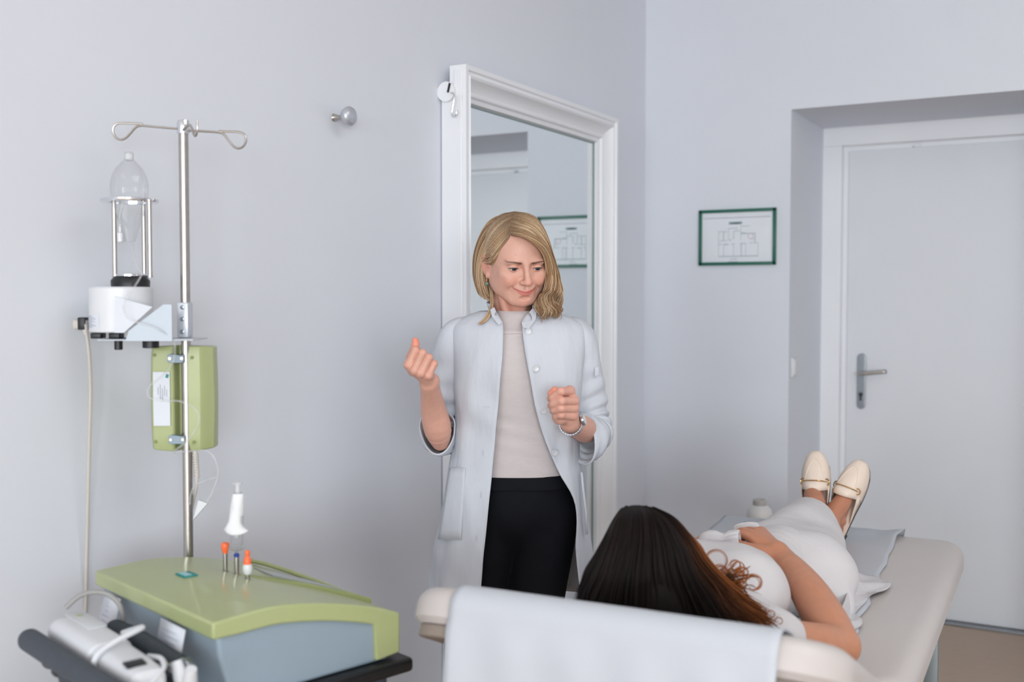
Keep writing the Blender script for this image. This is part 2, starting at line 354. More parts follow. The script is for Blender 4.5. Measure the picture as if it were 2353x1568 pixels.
# ------------------------------------------------------------------ examination couch
CO = RF(-0.184, 1.748); CR = math.radians(1.9)
couch = empty('examination_couch', CO, CR, label='cream vinyl examination couch with a raised headrest, patient lying on it', cat='couch')
CM = np.array(couch.matrix_basis)
def cw(p): return np.asarray(p, float) @ CM[:3, :3].T + CM[:3, 3]
def pad(w, l, t, rc, re, n=10, dome=0.004):
    """upholstered slab: plan 0..w, 0..l, top at z=0; rc plan corner, re edge rounding"""
    R = []
    k = 8
    prof = [(re * 0.4, -t), (0.0, -t + re * 0.35)] + [(re * (1 - math.sin(a)), -re + re * math.cos(a) if 0 else -re * (1 - math.cos(a - 0))) for a in []]
    for a in np.linspace(0, np.pi / 2, k): prof.append((re * (1 - math.cos(a)), -re + re * math.sin(a)))
    for ins, z in prof + [(re * 2.2, dome * 0.5), (w * 0.3, dome)]:
        x0, x1, y0, y1 = ins, w - ins, ins, l - ins; r = max(rc - ins, 0.004); P = []
        for cx_, cy_, a0 in ((x1 - r, y1 - r, 0), (x0 + r, y1 - r, np.pi / 2), (x0 + r, y0 + r, np.pi), (x1 - r, y0 + r, 1.5 * np.pi)):
            for a in np.linspace(a0, a0 + np.pi / 2, n): P.append((cx_ + r * math.cos(a), cy_ + r * math.sin(a), z))
        R.append(P)
    return R
CW, CL, CT = 0.72, 1.92, 0.72
HB = 0.56; TILT = math.atan(0.25 / HB); HLEN = HB / math.cos(TILT)
MB().loft(pad(CW, CL - HB - 0.012, 0.085, 0.07, 0.042), caps=True).xf(Matrix.Translation((0, HB + 0.012, CT))).build('seat_cushion', M['vinyl'], couch)
hm = Matrix.Translation((0, HB, CT)) @ Matrix.Rotation(-TILT, 4, 'X') @ Matrix.Translation((0, -HLEN, 0))
MB().loft(pad(CW - 0.012, HLEN, 0.06, 0.10, 0.029), caps=True).xf(hm).build('headrest', M['vinyl'], couch)
MB().loft(pad(CW - 0.04, HLEN - 0.03, 0.02, 0.085, 0.004), caps=True).xf(hm @ Matrix.Translation((0.014, 0.012, -0.0605))).build('headrest_board', mat('beige_board', (140, 127, 116), 0.6), couch)
b = MB()
for x in (0.035, CW - 0.035): b.box((x, (HB + CL) / 2 + 0.01, 0.618), (0.03, CL - HB - 0.06, 0.034), 0.004)
for y in (HB + 0.06, CL - 0.05): b.box((CW / 2, y, 0.618), (CW - 0.1, 0.03, 0.033), 0.004)
b.build('frame', mat('pale_frame_paint', (206, 208, 206), 0.5), couch)
LEG = mat('grey_leg_metal', (122, 128, 130), 0.45, 0.3)
for x in (0.055, CW - 0.055):
    for y in (0.68, 1.56): MB().box((x, y, 0.31), (0.034, 0.034, 0.6), 0.003).box((x, y, 0.006), (0.05, 0.05, 0.012), 0.003).build('leg', LEG, couch)
for y in (0.68, 1.56): MB().box((CW / 2, y, 0.36), (CW - 0.145, 0.03, 0.03), 0.003).build('crossbar', LEG, couch)
for x in (0.12, CW - 0.12): MB().tube([(x, 0.72, 0.6), (x, 0.3, 0.735)], 0.011, 10).build('strut', LEG, couch)

# paper cover: over the seat, up the headrest and down behind it
def paper():
    n = np.array([math.sin(TILT), math.cos(TILT)]); tt = np.array([-math.cos(TILT), math.sin(TILT)]); off = 0.005
    H = np.array([HB, CT]); path = []
    path += [(CL + 0.012, CT - 0.03, 1.95), (CL + 0.004, CT + 0.0035, 1.92), (CL - 0.03, CT + 0.011, 1.89)]
    path += [(y, CT + off + 0.002, y) for y in np.linspace(CL - 0.1, HB + 0.06, 22)]
    for s in np.linspace(0.04, HLEN - 0.04, 16): p = H + tt * s + n * (off + 0.003); path.append((*p, HB - s))
    c = H + tt * (HLEN - 0.030) - n * 0.030                       # centre of the rounded top edge
    for a in np.linspace(0.15, 2.0, 9):
        p = c + (n * math.cos(a) + tt * math.sin(a)) * 0.0375; path.append((*p, -0.04 - a * 0.03))
    y, z = path[-1][0], path[-1][1]
    for dz in np.linspace(0.02, 0.6, 14): path.append((y - 0.006 - 0.02 * (1 - math.exp(-dz / 0.15)) , z - dz, -0.1 - dz))
    path = np.array(path); N = 40; R = []
    for i, (y, z, u) in enumerate(path):
        f = np.clip(u / 1.9, 0, 1); xl = 0.106 - 0.10 * f; xr = 0.622 - 0.085 * f
        if u > 0.6: xr += 0.0035 * math.sin(u * 31) + 0.002 * math.sin(u * 83)
        if u > 1.88: xr += 0.012
        x = np.linspace(xl, xr, N)
        wv = 0.0009 * np.sin(x * 60 + u * 13) + 0.0008 * np.sin(x * 23 - u * 41)
        if u < -0.1: R.append(np.stack([x, y + 3 * wv + (u + 0.1) * 0.012 * np.cos((x - xl) / (xr - xl) * 2 * np.pi), np.full(N, z)], 1))
        else: R.append(np.stack([x, np.full(N, y), z + np.abs(wv) * (1.0 if u > 0.3 else 0.15)], 1))
        if u > 1.7 and abs(u - 1.92) < 0.15: R[-1][-4:, 2] += np.array([0.002, 0.005, 0.008, 0.010])
    return R
pp = paper(); po = MB().loft(cw(np.array(pp).reshape(-1, 3)).reshape(np.array(pp).shape), closed=False)
paper_o = po.build('couch_paper', M['paper'], None, solid=0.0012, smooth=60, fix=False)
tag(paper_o, 'white paper sheet laid along the couch and hanging down behind its headrest', 'paper sheet')

# ------------------------------------------------------------------ small white jar on a stool beyond the couch
vc = at_y(1745, 1200, 4.1)
stool = empty('side_stool', (vc[0] + 0.02, vc[1] + 0.02, 0), label='small white side stool behind the couch, under the round jar', cat='stool')
MB().lathe([(0, 0.515), (0.105, 0.515), (0.112, 0.522), (0.112, 0.535), (0.105, 0.542), (0, 0.542)], n=36).build('seat', M['trim'], stool)
for k in range(3):
    a = k * 2.094 + 0.4
    MB().tube([(0.075 * math.cos(a), 0.075 * math.sin(a), 0.52), (0.115 * math.cos(a), 0.115 * math.sin(a), 0.0)], 0.011, 10).build('leg', M['trim'], stool)
jar = empty('white_jar', (vc[0], vc[1], 0.542), label='round white ceramic jar with a short neck, beyond the foot of the couch', cat='jar')
MB().lathe([(0, 0.0), (0.03, 0.0), (0.044, 0.014), (0.05, 0.04), (0.045, 0.066), (0.03, 0.080), (0.024, 0.083), (0.02, 0.08)], n=36).build('body', mat('white_ceramic', (226, 224, 222), 0.3), jar)
MB().lathe([(0.0235, 0.080), (0.026, 0.083), (0.026, 0.103), (0.022, 0.105), (0.021, 0.09), (0, 0.088)], n=36).build('neck', mat('grey_ceramic', (192, 188, 186), 0.5), jar)

# ------------------------------------------------------------------ infusion stand
PR, PF = -0.641, 2.12
pw = RF(PR, PF)
def lw(px, py, dd=0.0): return at(px, py, PF + dd)
def pts(L, dd=0.0): return np.array([at(q[0], q[1], PF + dd + (q[2] if len(q) > 2 else 0)) for q in L])
st = empty('infusion_stand', pw, HEAD, label='tall steel infusion stand with wire hooks, left of the woman in white', cat='stand')
MB().lathe([(0.0093, 0.05), (0.0093, 1.755)], n=24, caps=True).build('pole', M['steel'], st)
MB().lathe([(0, 1.748), (0.0118, 1.748), (0.0125, 1.752), (0.0125, 1.768), (0.011, 1.774), (0, 1.776)], n=24).build('pole_cap', M['chrome'], st)
HKS = [[(408, 296), (360, 292), (325, 289), (312, 293), (300, 306), (289, 317), (278, 321), (267, 317), (260, 304), (261, 292), (268, 285), (280, 283), (328, 285)],
       [(424, 300), (470, 302), (505, 305), (516, 311), (526, 324), (536, 336), (547, 341), (558, 337), (565, 325), (563, 312), (554, 305), (540, 303), (502, 302)],
       [(420, 300, -0.01), (430, 290, -0.03), (437, 288, -0.045), (442, 298, -0.06), (446, 311, -0.07), (450, 311, -0.08), (453, 298, -0.085), (453, 278, -0.085)]]
for L in HKS: MB().tube(spline(pts(L), 70), 0.0024, 8, up=(0.3, 0.9, 0.1)).build('hook', M['steel'], st, True)
MB().lathe([(0, 0), (0.075, 0), (0.078, 0.004), (0.074, 0.018), (0.02, 0.03), (0.0125, 0.05), (0.0125, 0.09), (0, 0.09)], n=36).build('base', M['steel_dark'], st)

# ------------------------------------------------------------------ white mixer unit clamped on the pole
SX = PF / FPX                               # metres per picture pixel at the pole
def loc(px, py): p = at(px, py, PF) - pw; return (p @ RT, p[2])
mx, mz0 = loc(288, 762); _, mz1 = loc(288, 660)
my = -0.02
mix = empty('mixer_unit', pw, HEAD, label='white round motor unit with black collar, clamped to the steel pole', cat='medical device')
MB().lathe([(0, mz0), (0.0575, mz0), (0.0595, mz0 + 0.002), (0.0595, mz1 - 0.003), (0.0565, mz1), (0.0, mz1)], (mx, my, 0), 48).build('housing', M['white_plastic'], mix)
_, ck = loc(308, 633); ckx = loc(308, 640)[0]
MB().lathe([(0, mz1 - 0.001), (0.036, mz1 - 0.001), (0.0365, mz1 + 0.012), (0.030, ck - 0.002), (0.0, ck - 0.001)], (ckx, my, 0), 40).build('collar', M['black'], mix)
MB().lathe([(0, ck - 0.002), (0.028, ck - 0.002), (0.028, ck + 0.001), (0, ck + 0.001)], (ckx, my, 0), 40).build('collar_plate', M['chrome'], mix)
# cradle: ring, rods, foot bar
rx, rz = loc(306, 464)
MB().lathe([(0.0365, rz - 0.003), (0.0535, rz - 0.003), (0.0545, rz - 0.001), (0.0545, rz + 0.002), (0.0535, rz + 0.003), (0.0365, rz + 0.003), (0.0365, rz - 0.003)], (rx, my, 0), 56).build('cradle_ring', M['chrome'], mix)
for px, dy in ((277, -0.012), (363, -0.028), (322, 0.042)):
    x = loc(px, 550)[0]; zb = loc(px, 634)[1]
    MB().lathe([(0, zb), (0.0042, zb), (0.0042, rz), (0, rz)], (x, my + dy, 0), 14).lathe([(0, zb - 0.004), (0.005, zb - 0.004), (0.005, zb), (0, zb)], (x, my + dy, 0), 14).build('cradle_rod', M['steel'], mix)
MB().tube([(loc(277, 634)[0], my - 0.012, zb), (ckx, my, zb + 0.001), (loc(363, 634)[0], my - 0.028, zb)], 0.0028, 8).build('foot_bar', M['chrome'], mix)
# bracket to the pole
gx0, gz0 = loc(318, 780); gx1, gz1 = loc(412, 697)
MB().prism([(gx0 + 0.005, gz0), (gx1 + 0.012, gz0), (gx1 + 0.012, gz1 - 0.002), (gx1 - 0.004, gz1 - 0.002), (gx0 + 0.012, mz0 + 0.004)], my - 0.066, my - 0.063).build('bracket_plate', mat('pale_grey_metal', (172, 180, 188), 0.4, 0.2), mix)
c0 = loc(300, 681); c1 = loc(388, 705); c2 = loc(320, 762); c3 = loc(300, 762)
MB().prism([(c0[0], c0[1]), (c1[0] - 0.004, c1[1]), (c2[0], c2[1]), (c3[0], c3[1])], my - 0.0645, my - 0.0615).build('side_panel', mat('white_panel', (206, 209, 216), 0.4), mix)
MB().box(((mx + gx1 + 0.024) / 2, -0.03, gz0 + 0.0015), (gx1 - mx + 0.075, 0.1, 0.003), 0.001).build('base_plate', mat('white_panel_base', (190, 195, 202), 0.4), mix)
for px, w, z1, z0_, nm in ((246, 0.02, 763, 776, 'foot'), (287, 0.0205, 763, 776, 'foot')):
    x, z = loc(px, (z1 + z0_) / 2); MB().box((x, -0.045, z), (w, 0.03, abs(z1 - z0_) * SX), 0.002).build(nm, M['black'], mix)
for px, y0, y1, r in ((287, 782, 801, 0.0078), (360, 782, 797, 0.0155)):
    x, za = loc(px, y0); _, zb2 = loc(px, y1)
    MB().lathe([(0, za), (r, za), (r, zb2), (r * 0.85, zb2 - 0.001), (0, zb2 - 0.001)], (x, -0.035, 0), 24).build('adjusting_knob', M['black'], mix)
kx, kz0 = loc(427, 776); _, kz1 = loc(427, 695)
cl = MB().box((kx, -0.004, (kz0 + kz1) / 2), (0.022, 0.034, kz1 - kz0), 0.003).build('clamp', mat('pale_clamp_metal', (205, 209, 216), 0.35, 0.4), mix)
for py in (706, 733, 762):
    x, z = loc(427, py); MB().lathe([(0, 0), (0.0042, 0), (0.0042, 0.003), (0.0022, 0.0035), (0.0022, 0.001), (0, 0.001)], (x, -0.021, z), 14, (0, -1, 0)).build('screw', M['steel_dark'], cl)
lx0, lz0 = loc(226, 752); lx1, lz1 = loc(261, 722)
def curved_label(x0, x1, z0, z1, r, cx_, cy_, n=8):
    R = []
    for z in (z0, z1): R.append([(x, cy_ - math.sqrt(max(r * r - (x - cx_) ** 2, 1e-8)), z) for x in np.linspace(x0, x1, n)])
    return MB().loft(R, closed=False)
lab = curved_label(lx0, lx1, lz0, lz1, 0.0601, mx, my).build('rating_label', M['label'], mix)
ink = MB()
for k in range(9):
    z = lz1 - 0.003 - k * 0.0026; x1_ = lx0 + (0.012 + 0.011 * ((k * 7) % 5) / 4)
    for kk, v in ((0, None),): 
        bb = curved_label(lx0 + 0.0015, min(x1_, lx1 - 0.002), z - 0.0004, z + 0.0004, 0.0603, mx, my); ink.add(np.concatenate(bb.v), bb.f)
ib = ink.build('label_print', M['ink'], lab); ib['kind'] = 'stuff'
curved_label(mx - 0.058, mx - 0.052, loc(0, 752)[1], loc(0, 742)[1], 0.0601, mx, my).build('power_mark', M['blue'], mix)
sx_, sz_ = loc(203, 743); MB().box((sx_, my - 0.004, sz_), (0.014, 0.026, 0.024), 0.002).build('power_socket', M['black'], mix)

# glass vessel in the cradle
gt = loc(304, 352)[1]; gb = loc(304, 558)[1]; hh = gt - gb
fl = empty('glass_vessel', pw + RT * rx + FW * my + UP * gb, HEAD, label='clear glass drip vessel sitting in the metal ring of the mixer', cat='glass vessel')
outer = [(0.0, 0.0), (0.010, 0.001), (0.0125, 0.008), (0.017, 0.024), (0.024, 0.045), (0.031, 0.066), (0.0362, 0.088), (0.0372, 0.108), (0.034, 0.126), (0.026, 0.142), (0.014, 0.155), (0.0085, 0.160), (0.0085, hh), (0.0105, hh)]
outer = [(r * 0.96, z) for r, z in outer]
MB().lathe(outer, n=48).build('vessel_body', M['glass'], fl)
MB().lathe([(0.004, hh - 0.018), (0.0085, hh - 0.016), (0.009, hh - 0.004), (0.004, hh)], n=20).build('stopper', M['film'], fl)
sx2 = loc(290, 545)[0] - rx
MB().lathe([(0, 0.0), (0.0062, 0.0), (0.0066, 0.017), (0.003, 0.019), (0.003, 0.03)], (sx2, -0.012, 0.0), 16).build('spout_cap', M['white_plastic'], fl)
MB().tube(spline([(sx2, -0.012, 0.03), (sx2 - 0.001, -0.01, 0.05), (sx2 + 0.002, -0.003, 0.075)], 14), 0.003, 8).build('side_arm', M['film'], fl)

# ------------------------------------------------------------------ green control box behind the pole
bx, bz = loc(411, 916)
gbx = empty('control_box', pw + RT * 0.0 - RT * 0.010 + UP * (bz - 0.100), HEAD + math.radians(4), label='lime green plastic control box with white label, strapped to the steel pole', cat='control box')
hw, hh2 = 0.0605, 0.100; rings = []
for k, z in enumerate(np.linspace(-1, 1, 15)):
    cz = z * hh2; e = 0.0
    s = 1 - 0.035 * abs(z) ** 2; ed = 0.0 if abs(z) < 0.9 else 0.003
    X = lambda u: u * hw * s
    P = [(-1, 0.03), (-1, -0.006), (-0.93, -0.014), (-0.30, -0.019), (-0.22, -0.017), (-0.12, 0.004), (0.06, 0.004), (0.12, -0.017), (0.18, -0.021), (0.62, -0.019), (0.72, -0.015), (0.84, -0.004), (1.0, 0.006), (1.03, 0.03), (1.0, 0.044), (0.8, 0.052), (-0.8, 0.052), (-1, 0.044)]
    zz = [cz + hh2 * (0.05 * (1 - (u * 0.9) ** 2)) * np.sign(z) * (abs(z) ** 6) for u, _ in P]
    rings.append([(X(u), v + 0.012 + ed, q + hh2) for (u, v), q in zip(P, zz)])
MB().loft(rings, caps=True).build('shell', M['green'], gbx, smooth=28, bevel=0.0025)
DG = mat('dark_green_recess', (128, 138, 82), 0.6)
for x, z in ((-0.051, 0.184), (0.023, 0.179), (-0.051, 0.013), (0.025, 0.012)):
    MB().lathe([(0, 0), (0.0034, 0), (0.0034, 0.002), (0, 0.002)], (x, -0.0035 if x < 0 else -0.0085, z + 0.002), 14, (0, -1, 0)).build('screw_hole', DG, gbx)
for z in (0.180, 0.021):
    cb = MB().prism([(-0.022, z - 0.007), (-0.016, z - 0.009), (0.004, z - 0.009), (0.009, z - 0.007), (0.009, z + 0.007), (0.004, z + 0.006), (-0.016, z + 0.009), (-0.022, z + 0.007)], -0.02, -0.006).build('pole_strap', M['grey_body'], gbx, bevel=0.0015)
    for x in (-0.017, 0.006): MB().lathe([(0, 0), (0.003, 0), (0.003, 0.002), (0, 0.002)], (x, -0.02, z), 12, (0, -1, 0)).build('screw', M['steel'], cb)
lb = MB().box((-0.0365, -0.0075, 0.1), (0.033, 0.0012, 0.106), rot=Matrix.Rotation(-0.085, 3, 'Z')).build('rating_label', M['label'], gbx)
q = MB()
for k in range(5): q.box((-0.043 + k * 0.0042, -0.0084 - 0.0003 * k, 0.116 - 0.004 * (k % 3)), (0.0006, 0.0004, 0.014 + 0.006 * ((k * 3) % 4)))
q.build('label_print', M['ink'], lb, smooth=0)['kind'] = 'stuff'
MB().box((-0.025, -0.0093, 0.145), (0.0055, 0.0006, 0.0075), rot=Matrix.Rotation(0.3, 3, 'Y')).build('maker_mark', M['teal'], lb, smooth=0)

# ------------------------------------------------------------------ cables and tubing
pc = empty('power_cord', pts([(190, 745)])[0], HEAD, label='beige power cord hanging from the plug of the white motor unit', cat='cord')
cp = [(206, 744, -0.02), (196, 752, -0.03), (200, 775, -0.03), (205, 820, -0.03), (208, 900, -0.02), (205, 1020, -0.01), (202, 1150, 0), (199, 1280, 0.01), (196, 1420, 0.02), (190, 1580, 0.03)]
MB().tube(spline(pts(cp[1:]), 60), 0.0034, 8).build('cable', M['cord'], pc, True)
c = pts([(186, 746, -0.024)])[0]
MB().box(c, (0.028, 0.019, 0.019), 0.005, rot=Matrix.Rotation(HEAD, 3, 'Z')).build('plug', M['cord'], pc, True)
MB().tube(pts([(194, 746, -0.03), (195, 755, -0.03), (198, 770, -0.03)]), [0.007, 0.006, 0.0045], 10).build('strain_relief', M['cord'], pc, True)
tb = empty('drip_tube', pts([(300, 560)])[0], HEAD, label='thin clear drip tube looping from the glass vessel past the green control box', cat='tube')
TP = [(305, 560, -0.03), (307, 590, -0.05), (318, 618, -0.07), (326, 628, -0.08), (318, 645, -0.09), (303, 668, -0.1), (288, 690, -0.105), (284, 712, -0.105), (300, 735, -0.1), (350, 752, -0.1), (392, 775, -0.08), (402, 800, -0.07), (397, 832, -0.06),
      (375, 862, -0.05), (346, 886, -0.05), (338, 903, -0.05), (346, 916, -0.05), (380, 921, -0.05), (415, 923, -0.06), (446, 938, -0.05), (457, 962, -0.05), (448, 990, -0.05), (428, 1015, -0.05), (405, 1034, -0.05), (402, 1041, -0.045), (430, 1038, -0.03),
      (470, 1036, -0.02), (492, 1052, -0.02), (501, 1085, -0.02), (496, 1110, -0.02), (486, 1135, -0.03), (474, 1155, -0.03)]
MB().tube(spline(pts(TP), 220), 0.0021, 8).build('tube', M['clear'], tb, True)
MB().tube(spline(pts([(497, 1098, -0.02), (470, 1105, -0.02), (448, 1118, -0.02), (438, 1138, -0.02), (436, 1160, -0.02)]), 30), 0.0019, 8).build('tube_branch', M['clear'], tb, True)
k0, k1, k2, k3 = pts([(455, 1150, -0.02), (477, 1158, -0.02), (442, 1198, -0.02), (462, 1148, -0.035)])
MB().add([k0, k1, k2, k0 + FW * 0.012, k1 + FW * 0.012, k2 + FW * 0.012], [(0, 1, 2), (5, 4, 3), (0, 3, 4, 1), (1, 4, 5, 2), (2, 5, 3, 0)]).build('roller_clamp', M['white_plastic'], tb, True, bevel=0.0015)
sc = empty('signal_cable', pts([(450, 1040)])[0], HEAD, label='grey cable with ribbed sleeve running down beside the steel pole', cat='cord')
sr = MB()
for k in range(9):
    p = pts([(449 + k * 0.35, 1046 + k * 6.2, 0.0)])[0]; sr.lathe([(0.0045, -0.002), (0.0064, -0.0012), (0.0064, 0.0012), (0.0045, 0.002)], p, 14)
p0, p1 = pts([(448, 1036, 0.0), (453, 1100, 0.0)]); sr.tube([p0, p1], 0.0047, 12)
sr.build('ribbed_sleeve', M['cord'], sc, True)['kind'] = 'stuff'
MB().tube(spline(pts([(452, 1095, 0.0), (451, 1120, 0.0), (445, 1150, 0.01), (438, 1180, 0.015), (432, 1215, 0.02), (430, 1290, 0.03), (430, 1400, 0.03)]), 40), 0.0033, 8).build('cable', M['cord'], sc, True)
# ------------------------------------------------------------------ green and grey treatment unit on its trolley
UO = RF(-0.765, 1.96); UR = HEAD - math.radians(46.4)
UW, UL = 0.442, 0.362
trolley = empty('trolley', UO, UR, label='dark grey equipment trolley with a padded push handle under the green unit', cat='trolley')
UM = np.array(trolley.matrix_basis)
def uw(p): return np.asarray(p, float) @ UM[:3, :3].T + UM[:3, 3]
def ul(p): return (np.asarray(p, float) - UM[:3, 3]) @ UM[:3, :3]
TZ = 0.792
MB().box((UW / 2, UL / 2 - 0.005, TZ - 0.014), (UW + 0.03, UL + 0.05, 0.026), 0.008, 3).build('tray', M['black'], trolley)
for x, y in ((0.03, 0.03), (UW - 0.03, 0.03), (0.03, UL - 0.03), (UW - 0.03, UL - 0.03)):
    po_ = MB().box((x, y, 0.435), (0.028, 0.028, 0.69), 0.004).build('post', M['dark'], trolley)
    MB().lathe([(0, -0.012), (0.03, -0.012), (0.034, -0.006), (0.034, 0.006), (0.03, 0.012), (0, 0.012)], (x, y, 0.034), 24, (1, 0, 0)).box((x, y, 0.075), (0.03, 0.02, 0.03), 0.003).build('castor', M['black'], po_)
MB().box((UW / 2, UL / 2, 0.14), (UW - 0.02, UL - 0.02, 0.022), 0.006).build('lower_shelf', M['dark'], trolley)
MB().tube(spline([(0.135, -0.165, 0.868), (0.30, -0.166, 0.868), (UW + 0.02, -0.166, 0.868), (UW + 0.06, -0.166, 0.868)], 20), [0.0185] * 20, 18).lathe([(0.0185, 0), (0.016, 0.008), (0.009, 0.014), (0, 0.016)], (0.135, -0.165, 0.868), 18, (-1, 0, 0)).build('push_handle', M['dark'], trolley)
for x in (0.28, UW - 0.0): MB().tube(spline([(x, -0.166, 0.86), (x, -0.15, 0.81), (x, -0.09, 0.786), (x, 0.0, TZ - 0.016)], 16), 0.011, 10).build('handle_arm', M['dark'], trolley)

unit = empty('treatment_unit', UO, UR, label='treatment unit with curved lime green lid and blue-grey body on the dark trolley', cat='medical device')
top = spline([(0, 0.9285), (0.06, 0.9325), (0.12, 0.9326), (0.207, 0.919), (0.30, 0.8945), (UL, 0.871)], 26)
ytop = lambda y: float(np.interp(y, top[:, 0], top[:, 1]))
low = [(y, ytop(y) - 0.031 + 0.004 * max(0, 1 - y / 0.05)) for y in np.linspace(0.0, UL - 0.055, 16)]
poly = [tuple(p) for p in top] + [(UL, 0.80), (UL - 0.052, 0.796)] + low[::-1]
def side_prism(mb, poly, x0, x1):            # polygon in (y, z) swept along x, triangulated fan-free
    n = len(poly); V = [(x0, y, z) for y, z in poly] + [(x1, y, z) for y, z in poly]
    mb.add(V, [(i, (i + 1) % n, n + (i + 1) % n, n + i) for i in range(n)] + [tuple(range(n)), tuple(range(2 * n - 1, n - 1, -1))]); return mb
# lid: two cheeks and a thin arched shell so that the grey body shows inside the cheek
lid = MB(); side_prism(lid, poly, 0.0, UW)
lid.build('lid', M['green'], unit, smooth=35, bevel=0.004)
bodyp = [(0.010, 0.905)] + [(y, ytop(y) - 0.024) for y in np.linspace(0.03, UL - 0.04, 14)] + [(UL - 0.02, TZ), (0.034, TZ), (0.026, 0.83), (0.014, 0.87)]
side_prism(MB(), bodyp, 0.008, UW - 0.007).build('body', M['grey_body'], unit, smooth=30, bevel=0.006)
# raised back step of the lid, pale inlay on it and the grip rail along the far edge
def plateau(P, mm, name, base=-0.003):
    n = len(P); V = [(x, y, ytop(y) + base) for x, y, h_ in P] + [(x, y, ytop(y) + h_) for x, y, h_ in P]
    return MB().add(V, [(i, (i + 1) % n, n + (i + 1) % n, n + i) for i in range(n)] + [tuple(range(n, 2 * n))]).build(name, mm, unit, smooth=30)
plateau([(0.175, 0.18, 0.0005), (0.20, 0.20, 0.002), (0.235, 0.235, 0.0045), (0.275, 0.275, 0.006), (0.32, 0.315, 0.0075), (0.362, 0.3585, 0.009), (0.18, 0.356, 0.003), (0.02, 0.34, 0.0005), (0.10, 0.25, 0.0005)], M['green'], 'back_step')
plateau([(0.09, 0.275, 0.0016), (0.2, 0.252, 0.0042), (0.262, 0.286, 0.0068), (0.315, 0.334, 0.0088), (0.18, 0.335, 0.0052)], mat('pale_grey_inlay', (172, 176, 180), 0.35), 'inlay', base=0.0)
rp = [(0.008, 0.318), (0.05, 0.325), (0.12, 0.334), (0.2, 0.344), (0.28, 0.351), (0.352, 0.356)]
MB().tube([(x, y, ytop(y) + 0.003 + 0.006 * math.sin(np.pi * min(1, i / 5 + 0.15))) for i, (x, y) in enumerate(spline(rp, 6))], 0.0045, 10).build('grip_rail', M['green'], unit)
# teal badge
bp_ = ul(at_z(429, 1327, 0.93)); bp_[2] = ytop(bp_[1])
bd = MB().box((bp_[0], bp_[1], bp_[2] + 0.0012), (0.036, 0.026, 0.003), 0.001).build('badge', M['teal'], unit)
MB().box((bp_[0], bp_[1] - 0.003, bp_[2] + 0.003), (0.027, 0.013, 0.001)).build('badge_print', mat('pale_teal_print', (150, 196, 200), 0.4), bd, smooth=0)
# ports on the lid
def port(px, py, hgt, r):
    zz = 0.93
    for _ in range(4): q = ul(at_z(px, py, zz)); zz = ytop(q[1])
    o = MB().lathe([(r * 1.5, zz - 0.002), (r * 1.5, zz + 0.0015), (r, zz + 0.002), (r, zz + hgt), (0, zz + hgt)], (q[0], q[1], 0), 18).build('port', M['steel'], unit)
    return o, q[0], q[1], zz + hgt
p1_, x1, y1, z1 = port(518, 1313, 0.034, 0.0042)
MB().lathe([(0, z1 - 0.003), (0.0035, z1 - 0.003), (0.0055, z1 + 0.004), (0.0072, z1 + 0.010), (0.0074, z1 + 0.017), (0.006, z1 + 0.019), (0, z1 + 0.019)], (x1, y1, 0), 18).build('port_cap', M['orange'], p1_)
p2_, x2, y2, z2 = port(544, 1320, 0.033, 0.0045)
MB().lathe([(0, z2 - 0.001), (0.0045, z2 - 0.001), (0.0055, z2 + 0.003), (0.003, z2 + 0.006), (0, z2 + 0.006)], (x2, y2, 0), 16).build('port_tip', M['blue'], p2_)
p3_, x3, y3, z3 = port(569, 1331, 0.012, 0.004)
MB().lathe([(0, z3 - 0.004), (0.006, z3 - 0.003), (0.0085, z3 + 0.003), (0.0088, z3 + 0.010), (0.007, z3 + 0.015), (0, z3 + 0.015)], (x3, y3, 0), 18).build('port_collar', M['white_plastic'], p3_)
MB().lathe([(0.0065, z3 + 0.0135), (0.0068, z3 + 0.020), (0.0058, z3 + 0.026), (0.0034, z3 + 0.030), (0.0044, z3 + 0.034), (0.0044, z3 + 0.038), (0.003, z3 + 0.040), (0, z3 + 0.040)], (x3, y3, 0), 18).build('port_cap', M['orange'], p3_)
# papers in clear pockets on the sloping front
for x0, x1_, z0_ in ((0.055, 0.125, 0.852), (0.275, 0.365, 0.842)):
    R = []
    for k in np.linspace(0, 1, 6):
        z = 0.902 - (0.902 - z0_) * k; y = -0.004 - 0.020 * k; R.append([(x0 + 0.012 * k, y, z), (x1_ + 0.012 * k, y - 0.002, z)])
    pk = MB().loft(R, closed=False).build('document_pocket', M['label'], unit, solid=0.0008)
    q = MB()
    for k in range(5): q.box(((x0 + x1_) / 2 + 0.004 + 0.002 * k, -0.0095 - 0.0032 * k, 0.890 - 0.0075 * k), ((x1_ - x0) * (0.7 - 0.1 * (k % 3)), 0.0006, 0.0012))
    q.build('document_print', mat('pale_print', (176, 182, 194), 0.7), pk, smooth=0)['kind'] = 'stuff'
# ribbed dark hose across the front, metal fittings at its end
q = MB(); hp_ = spline([(0.16, -0.034, 0.862), (0.25, -0.036, 0.866), (0.33, -0.037, 0.864), (0.415, -0.038, 0.860)], 110)
q.tube(hp_, [0.0185 if i % 3 else 0.0155 for i in range(110)], 16)
q.build('ribbed_hose', mat('black_blue_rubber', (38, 48, 58), 0.5), unit)
hx = (0.432, -0.040, 0.866)
MB().lathe([(0, -0.012), (0.014, -0.012), (0.016, -0.006), (0.016, 0.006), (0.012, 0.014), (0, 0.014)], hx, 20, (0.6, -0.7, 0.3)).box((0.422, -0.052, 0.866), (0.022, 0.014, 0.014), 0.003).build('metal_fitting', M['steel_dark'], unit, smooth=30)
MB().lathe([(0, 0), (0.006, 0), (0.006, 0.014), (0, 0.014)], (0.410, -0.060, 0.868), 14, (0.3, -0.9, 0.2)).build('valve_tip', M['chrome'], unit)
MB().box((0.462, -0.01, 0.897), (0.016, 0.012, 0.01), 0.003).build('lid_stop', M['black'], unit) if False else None

